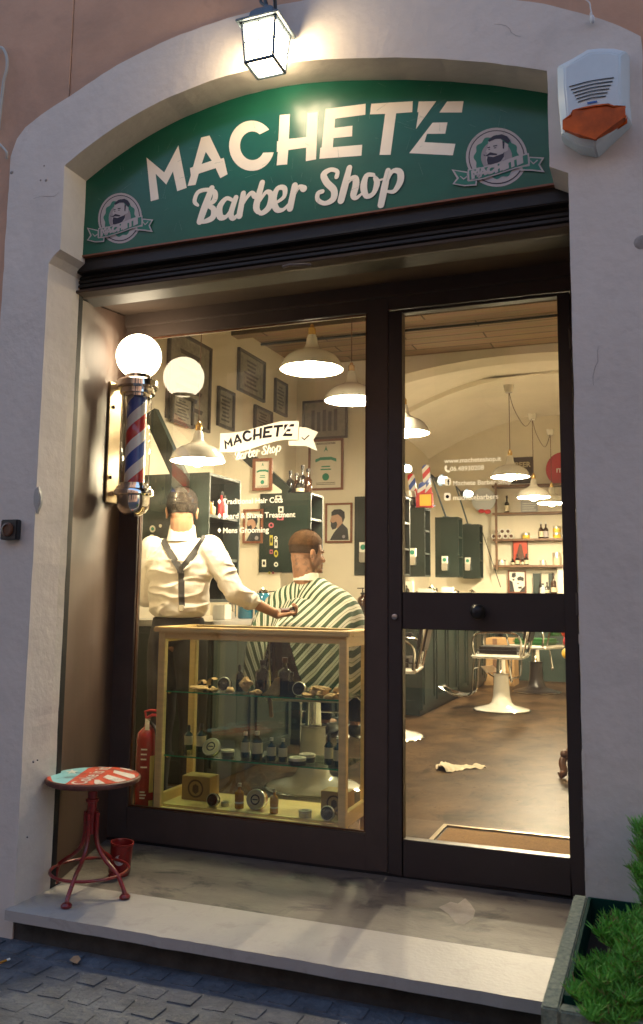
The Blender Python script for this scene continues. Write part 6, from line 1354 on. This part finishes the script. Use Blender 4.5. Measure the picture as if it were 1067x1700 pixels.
def strap(pts_, w, name='suspender_strap'):
    L_, R_ = [], []; pv = None
    q = cat(pts_, 8); V = []
    for a, b_ in q:
        p = P(a, b_, y=BY-.13); dr = (p-CAM).normalized(); hit = bv.ray_cast(CAM, dr)
        if hit[0] is not None: V.append(hit[0]-dr*.0045)
    vs = []; fs = []
    for k, p in enumerate(V):
        t = V[min(len(V)-1, k+1)]-V[max(0, k-1)]
        if t.length < 1e-6: t = Vector((0,0,1))
        n_ = (CAM-p).normalized(); s2 = t.cross(n_).normalized()*w/2; vs += [p-s2, p+s2, p+s2-n_*.002, p-s2-n_*.002]
    for k in range(len(V)-1): a = k*4; b2 = a+4; fs += [(a,a+1,b2+1,b2),(a+1,a+2,b2+2,b2+1),(a+3,b2+3,b2+2,a+2),(a,b2,b2+3,a+3)]
    mb = MB(); mb.add(vs, fs); return obj(name, mb, 'suspender', bar, smooth=40)
strap([(265,886),(272,900),(286,924),(300,946)], .037); strap([(345,884),(335,900),(316,926),(301,946)], .037); strap([(300,940),(301,965),(301,990),(302,1007)], .033)
pc = P(302,1008,y=BY-.14); hit = bv.ray_cast(CAM, (pc-CAM).normalized()); pc = hit[0] or pc
mb = MB(); mb.box((pc.x-.014,pc.y-.012,pc.z-.02),(pc.x+.014,pc.y-.004,pc.z+.012)); obj('suspender_clip', mb, 'chrome', bar, bevel=.002)
pc = P(300,945,y=BY-.14); hit = bv.ray_cast(CAM, (pc-CAM).normalized()); pc = hit[0] or pc
mb = MB(); mb.poly([(pc.x-.024,pc.y-.009,pc.z+.022),(pc.x,pc.y-.009,pc.z+.01),(pc.x+.024,pc.y-.009,pc.z+.022),(pc.x+.016,pc.y-.009,pc.z-.022),(pc.x-.016,pc.y-.009,pc.z-.022)], .003, (0,1,0)); obj('suspender_patch', mb, 'leather_black', bar)
t_ = MB(); t_.ell((-2.537,BY,.95), (.174,.122,.095)); t_.lathe([(0,.94),(.166,.94),(.160,1.0),(.150,1.04),(0,1.04)], (-2.537,BY,0), 30, sy=.68)
for q in (-1, 1): t_.cap((-2.537+q*.082,BY,.90), (-2.537+q*.10,BY+.01,.50), .098, .078); t_.cap((-2.537+q*.10,BY+.01,.50), (-2.537+q*.11,BY,.10), .076, .064)
organic('trousers', t_, 'trousers', bar, voxel=.009, it=5, post=lambda v: v+Vector((noise.noise(v*9), noise.noise(v*9+Vector((5,5,5))), 0))*.006)
for q in (-1, 1):
    x = -2.537+q*.11; mb = MB(); mb.cap((x,BY-.05,.05), (x+q*.01,BY+.16,.042), .052, .042); mb.v = [(a, b_, max(.002, c)) for a, b_, c in mb.v]; obj('shoe', mb, 'leather_black', bar, smooth=50)
# clipper held in the right hand
cl0 = haR-gdir*.045+Vector((0,-.004,.012)); cl1 = cl0+gdir*.085
hcpr = empty('hair_clipper', cl0, 'dark red hair clipper with pale round badge and black comb in the barber\'s hand', 'clipper')
mb = MB(); mb.tube([cl0, cl0+gdir*.01, cl0+gdir*.05, cl1], [.012,.019,.021,.018], 14); obj('clipper_body', mb, 'leather_wine', hcpr, smooth=50)
mb = MB(); mb.tube([cl1, cl1+gdir*.022], [.019,.021], 14); obj('blade', mb, 'chrome', hcpr); mb = MB(); e = cl1+gdir*.024; mb.box((e.x-.002,e.y-.018,e.z-.034),(e.x+.016,e.y+.018,e.z+.022)); obj('comb', mb, 'black_metal', hcpr, bevel=.003)
n_ = (CAM-cl0).normalized(); bc = cl0+gdir*.022+n_*.022+Vector((0,0,.006)); sd = n_.cross(Vector((0,0,1))).normalized(); uu = sd.cross(n_); mb = MB(); mb.add([bc+sd*math.cos(k*PI/8)*.014+uu*math.sin(k*PI/8)*.014 for k in range(16)], [tuple(range(16))]); obj('badge', mb, 'label_white', hcpr)
# ---------- the client in the chair
KX, KY = -2.035, 1.33
cli = empty('person', (KX,KY+.06,.67), 'seated man with short fade haircut and neck tattoos, wrapped in a striped barber cape', 'person')
hc2 = P(510,918,y=KY); sc2 = 1.10; nb2 = Vector((hc2.x-.004,KY-.005,1.245))
b = MB(); T2, m2 = add_head(b, hc2, (.62,.78,-.04), sc2, nb2)
b.cap(nb2+Vector((0,0,.07)), nb2+Vector((0,0,-.03)), .064, .070)
b.ell((KX,KY,1.05), (.185,.11,.19)); b.ell((KX,KY,.85), (.165,.115,.16))
for q in (-1, 1):
    b.cap(nb2+Vector((0,0,-.05)), (KX+q*.175,KY,1.12), .052, .056); b.cap((KX+q*.18,KY,1.12), (KX+q*.24,KY+.05,.88), .05, .042); b.cap((KX+q*.24,KY+.05,.88), (KX+q*.22,KY+.28,.90), .04, .03)
    hand(b, Vector((KX+q*.22,KY+.28,.90)), Vector((KX+q*.22,KY+.34,.895)), (0,1,0), (0,0,1), -q, .9)
    b.cap((KX+q*.09,KY+.05,.76), (KX+q*.12,KY+.48,.76), .082, .060); b.cap((KX+q*.12,KY+.48,.76), (KX+q*.11,KY+.58,.34), .055, .038); b.cap((KX+q*.11,KY+.56,.31), (KX+q*.11,KY+.74,.30), .036, .030)
organic('body', b, 'skin', cli, voxel=.0045, it=4)
hair(T2, m2, sc2, lambda c: c.z > .042+.10*max(0, c.y) + (.55*max(0, c.y-.045)), lambda d: .007+.012*max(0, d.z)+.004*max(0, noise.noise(d*6)), 'brown_hair', 'hair', cli)
hair(T2, m2, sc2, lambda c: c.z <= .048+.10*max(0, c.y) and c.z > -.005-.0*c.y and c.y < .025, lambda d: .0035, 'hair_fade', 'faded_hair', cli)
eyes(T2, m2, sc2, cli)
# tattooed patch: a thin skin shell over the nape
mb = MB(); vs = []; fs = []; N, K = 28, 12; bvb = bvh_of([c for c in cli.children if c.name.startswith('body')][0])
rows = []
for i in range(K+1):
    row = []
    for j in range(N+1):
        px, py = 487+ (531-487)*j/N, 921+(952-921)*i/K; dr = (P(px, py, y=KY)-CAM).normalized(); h_ = bvb.ray_cast(CAM, dr)
        row.append(len(vs) if h_[0] is not None and abs(h_[0].y-KY) < .15 else None)
        if row[-1] is not None: vs.append(h_[0]-dr*.0012)
    rows.append(row)
for i in range(K):
    for j in range(N):
        f = (rows[i][j], rows[i][j+1], rows[i+1][j+1], rows[i+1][j])
        if None not in f and max((vs[a]-vs[b2]).length for a in f for b2 in f) < .02 and (abs(j/N-.5) < .47 or i > 3): fs.append(f)
mb.add(vs, fs); obj('tattoo', mb, 'tattooed_skin', cli, smooth=180)
for q in (-1, 1): mb = MB(); mb.cap((KX+q*.11,KY+.56,.29), (KX+q*.11,KY+.78,.275), .048, .042); obj('shoe', mb, 'leather_black', cli, smooth=50)
t_ = MB()
for q in (-1, 1): t_.cap((KX+q*.09,KY+.05,.77), (KX+q*.12,KY+.48,.77), .095, .074); t_.cap((KX+q*.12,KY+.48,.77), (KX+q*.11,KY+.58,.38), .070, .055)
organic('trousers', t_, 'trousers', cli, voxel=.010, it=4)
# cape: rings of cloth from the neck down over shoulders, arms and chair
prof = [(1.272,.068,.068,0),(1.262,.085,.080,0),(1.235,.130,.100,0),(1.205,.195,.130,.005),(1.165,.255,.165,.01),(1.11,.300,.195,.015),(1.04,.330,.225,.02),(.95,.345,.255,.03),(.84,.350,.285,.04),(.72,.352,.31,.05),(.60,.355,.33,.055)]
pr_ = cat(prof, 5); NA = 180; vs = []; sv = []; fs = []; K = len(pr_)
for i, (z, rx, ry, fo) in enumerate(pr_):
    t = i/(K-1)
    for k in range(NA):
        a = 2*PI*k/NA; ca, sa = math.cos(a), math.sin(a); e = .80; x = rx*math.copysign(abs(ca)**e, ca); y = ry*math.copysign(abs(sa)**e, sa)
        fold = math.sin(a*9+1.3*math.sin(a*2)+t*1.5)*.5+math.sin(a*17+2+t*2)*.25+noise.noise(Vector((ca*3, sa*3, z*3)))*.6
        g = 1+fo*fold*1.1; zz = z
        back = math.exp(-((a-1.5*PI)/.26)**2)          # the cloth parts over the chair back
        if t > .62: zz = z+(t-.62)*.0
        hem = .10*math.exp(-((a-1.25*PI)/.16)**2)+.05*math.sin(a*7)
        zz = z + max(0, t-.45)/.55*(back*.36 + hem*.4)
        x *= g; y *= g
        if sa < 0: y *= 1+.42*min(1, max(0, (1.12-zz)/.14))
        if sa < 0 and t > .5: y -= .03*abs(math.sin(a*5))*(t-.5)
        p = Vector((KX+x, KY+.03+y, zz)); vs.append(p)
        u = abs(x+.018); s1 = (zz-1.3) - (.95*math.sqrt(u+.0022) + .55*u)
        sv.append(s1/.086+60.5+.25*noise.noise(Vector((x*5, y*5, zz*5))))
for i in range(K-1):
    for k in range(NA):
        k2 = (k+1) % NA; fs.append((i*NA+k, i*NA+k2, (i+1)*NA+k2, (i+1)*NA+k))
mb = MB(); mb.add(vs, fs, 0, sv); cape = obj('cape', mb, 'cape_stripe', cli, smooth=180)
md = cape.modifiers.new('thick', 'SOLIDIFY'); md.thickness = .004
mb = MB(); mb.lathe([(.066,1.262),(.068,1.30),(.072,1.304),(.076,1.295),(.080,1.268),(.084,1.258)], (nb2.x,nb2.y,0), 30); obj('neck_strip', mb, 'white_collar', cli, smooth=40)
bvc = bvh_of(cape); mb = MB()
for px, py in ((516,965),(524,971),(531,979)):
    h_ = bvc.ray_cast(CAM, (P(px, py, y=KY)-CAM).normalized())
    if h_[0] is not None: mb.ell(h_[0]+Vector((0,-.003,0)), (.007,.004,.007), 10, 6)
obj('snap_button', mb, 'chrome', cli, smooth=True)
h_ = bvc.ray_cast(CAM, (P(503,956,y=KY)-CAM).normalized())
# ================================================================ CAMERA, LIGHT, WORLD
cam = bpy.data.cameras.new('camera'); co = bpy.data.objects.new('camera', cam); COL.objects.link(co)
R3 = Matrix((cr, cu, -cf)).transposed(); co.matrix_world = Matrix.Translation(CAM) @ R3.to_4x4()
cam.sensor_fit = 'VERTICAL'; cam.sensor_height = 36; cam.lens = 36*FPX/1700; cam.shift_y = -50/1700; cam.clip_end = 500; cam.clip_start = .05
cam.dof.use_dof = True; cam.dof.focus_distance = 4.3; cam.dof.aperture_fstop = 6.0
sc.camera = co
op = empty('opposite_house', (-1,-8.6,-.12), 'dark plastered house front on the other side of the street', 'house')
mb = MB(); mb.box((-14,-9.0,-.12),(12,-8.6,7.2)); obj('wall', mb, 'terracotta', op)
for x in range(-12, 12, 3):
    for z in (.9, 4.0):
        mb = MB(); mb.box((x,-8.6,z),(x+1.1,-8.57,z+1.7)); wf = obj('window', mb, 'frame_wood', op); mb = MB(); mb.box((x+.08,-8.575,z+.08),(x+1.02,-8.565,z+1.62)); obj('pane', mb, 'black_metal', wf)
w = bpy.data.worlds.new('World'); sc.world = w; w.use_nodes = True; nt = w.node_tree; bg = nt.nodes['Background']
sky = nt.nodes.new('ShaderNodeTexSky'); sky.sky_type = 'NISHITA'; sky.sun_disc = False; sky.sun_elevation = math.radians(24); sky.sun_rotation = math.radians(20)
nt.links.new(sky.outputs['Color'], bg.inputs['Color']); bg.inputs['Strength'].default_value = .15
sun = bpy.data.lights.new('sun', 'SUN'); sun.energy = .02; sun.angle = math.radians(20); sun.color = (1,.93,.86)
so = bpy.data.objects.new('sun', sun); COL.objects.link(so); so.rotation_euler = (math.radians(60), 0, math.radians(160))
sc.view_settings.view_transform = 'Standard'; sc.view_settings.look = 'None'; sc.view_settings.exposure = 1.75; sc.view_settings.gamma = 1
sc.cycles.max_bounces = 8; sc.cycles.diffuse_bounces = 4; sc.cycles.glossy_bounces = 4; sc.cycles.transparent_max_bounces = 16; sc.cycles.transmission_bounces = 4
sc.cycles.sample_clamp_indirect = 4; sc.cycles.use_denoising = True; sc.cycles.caustics_reflective = False; sc.cycles.caustics_refractive = False
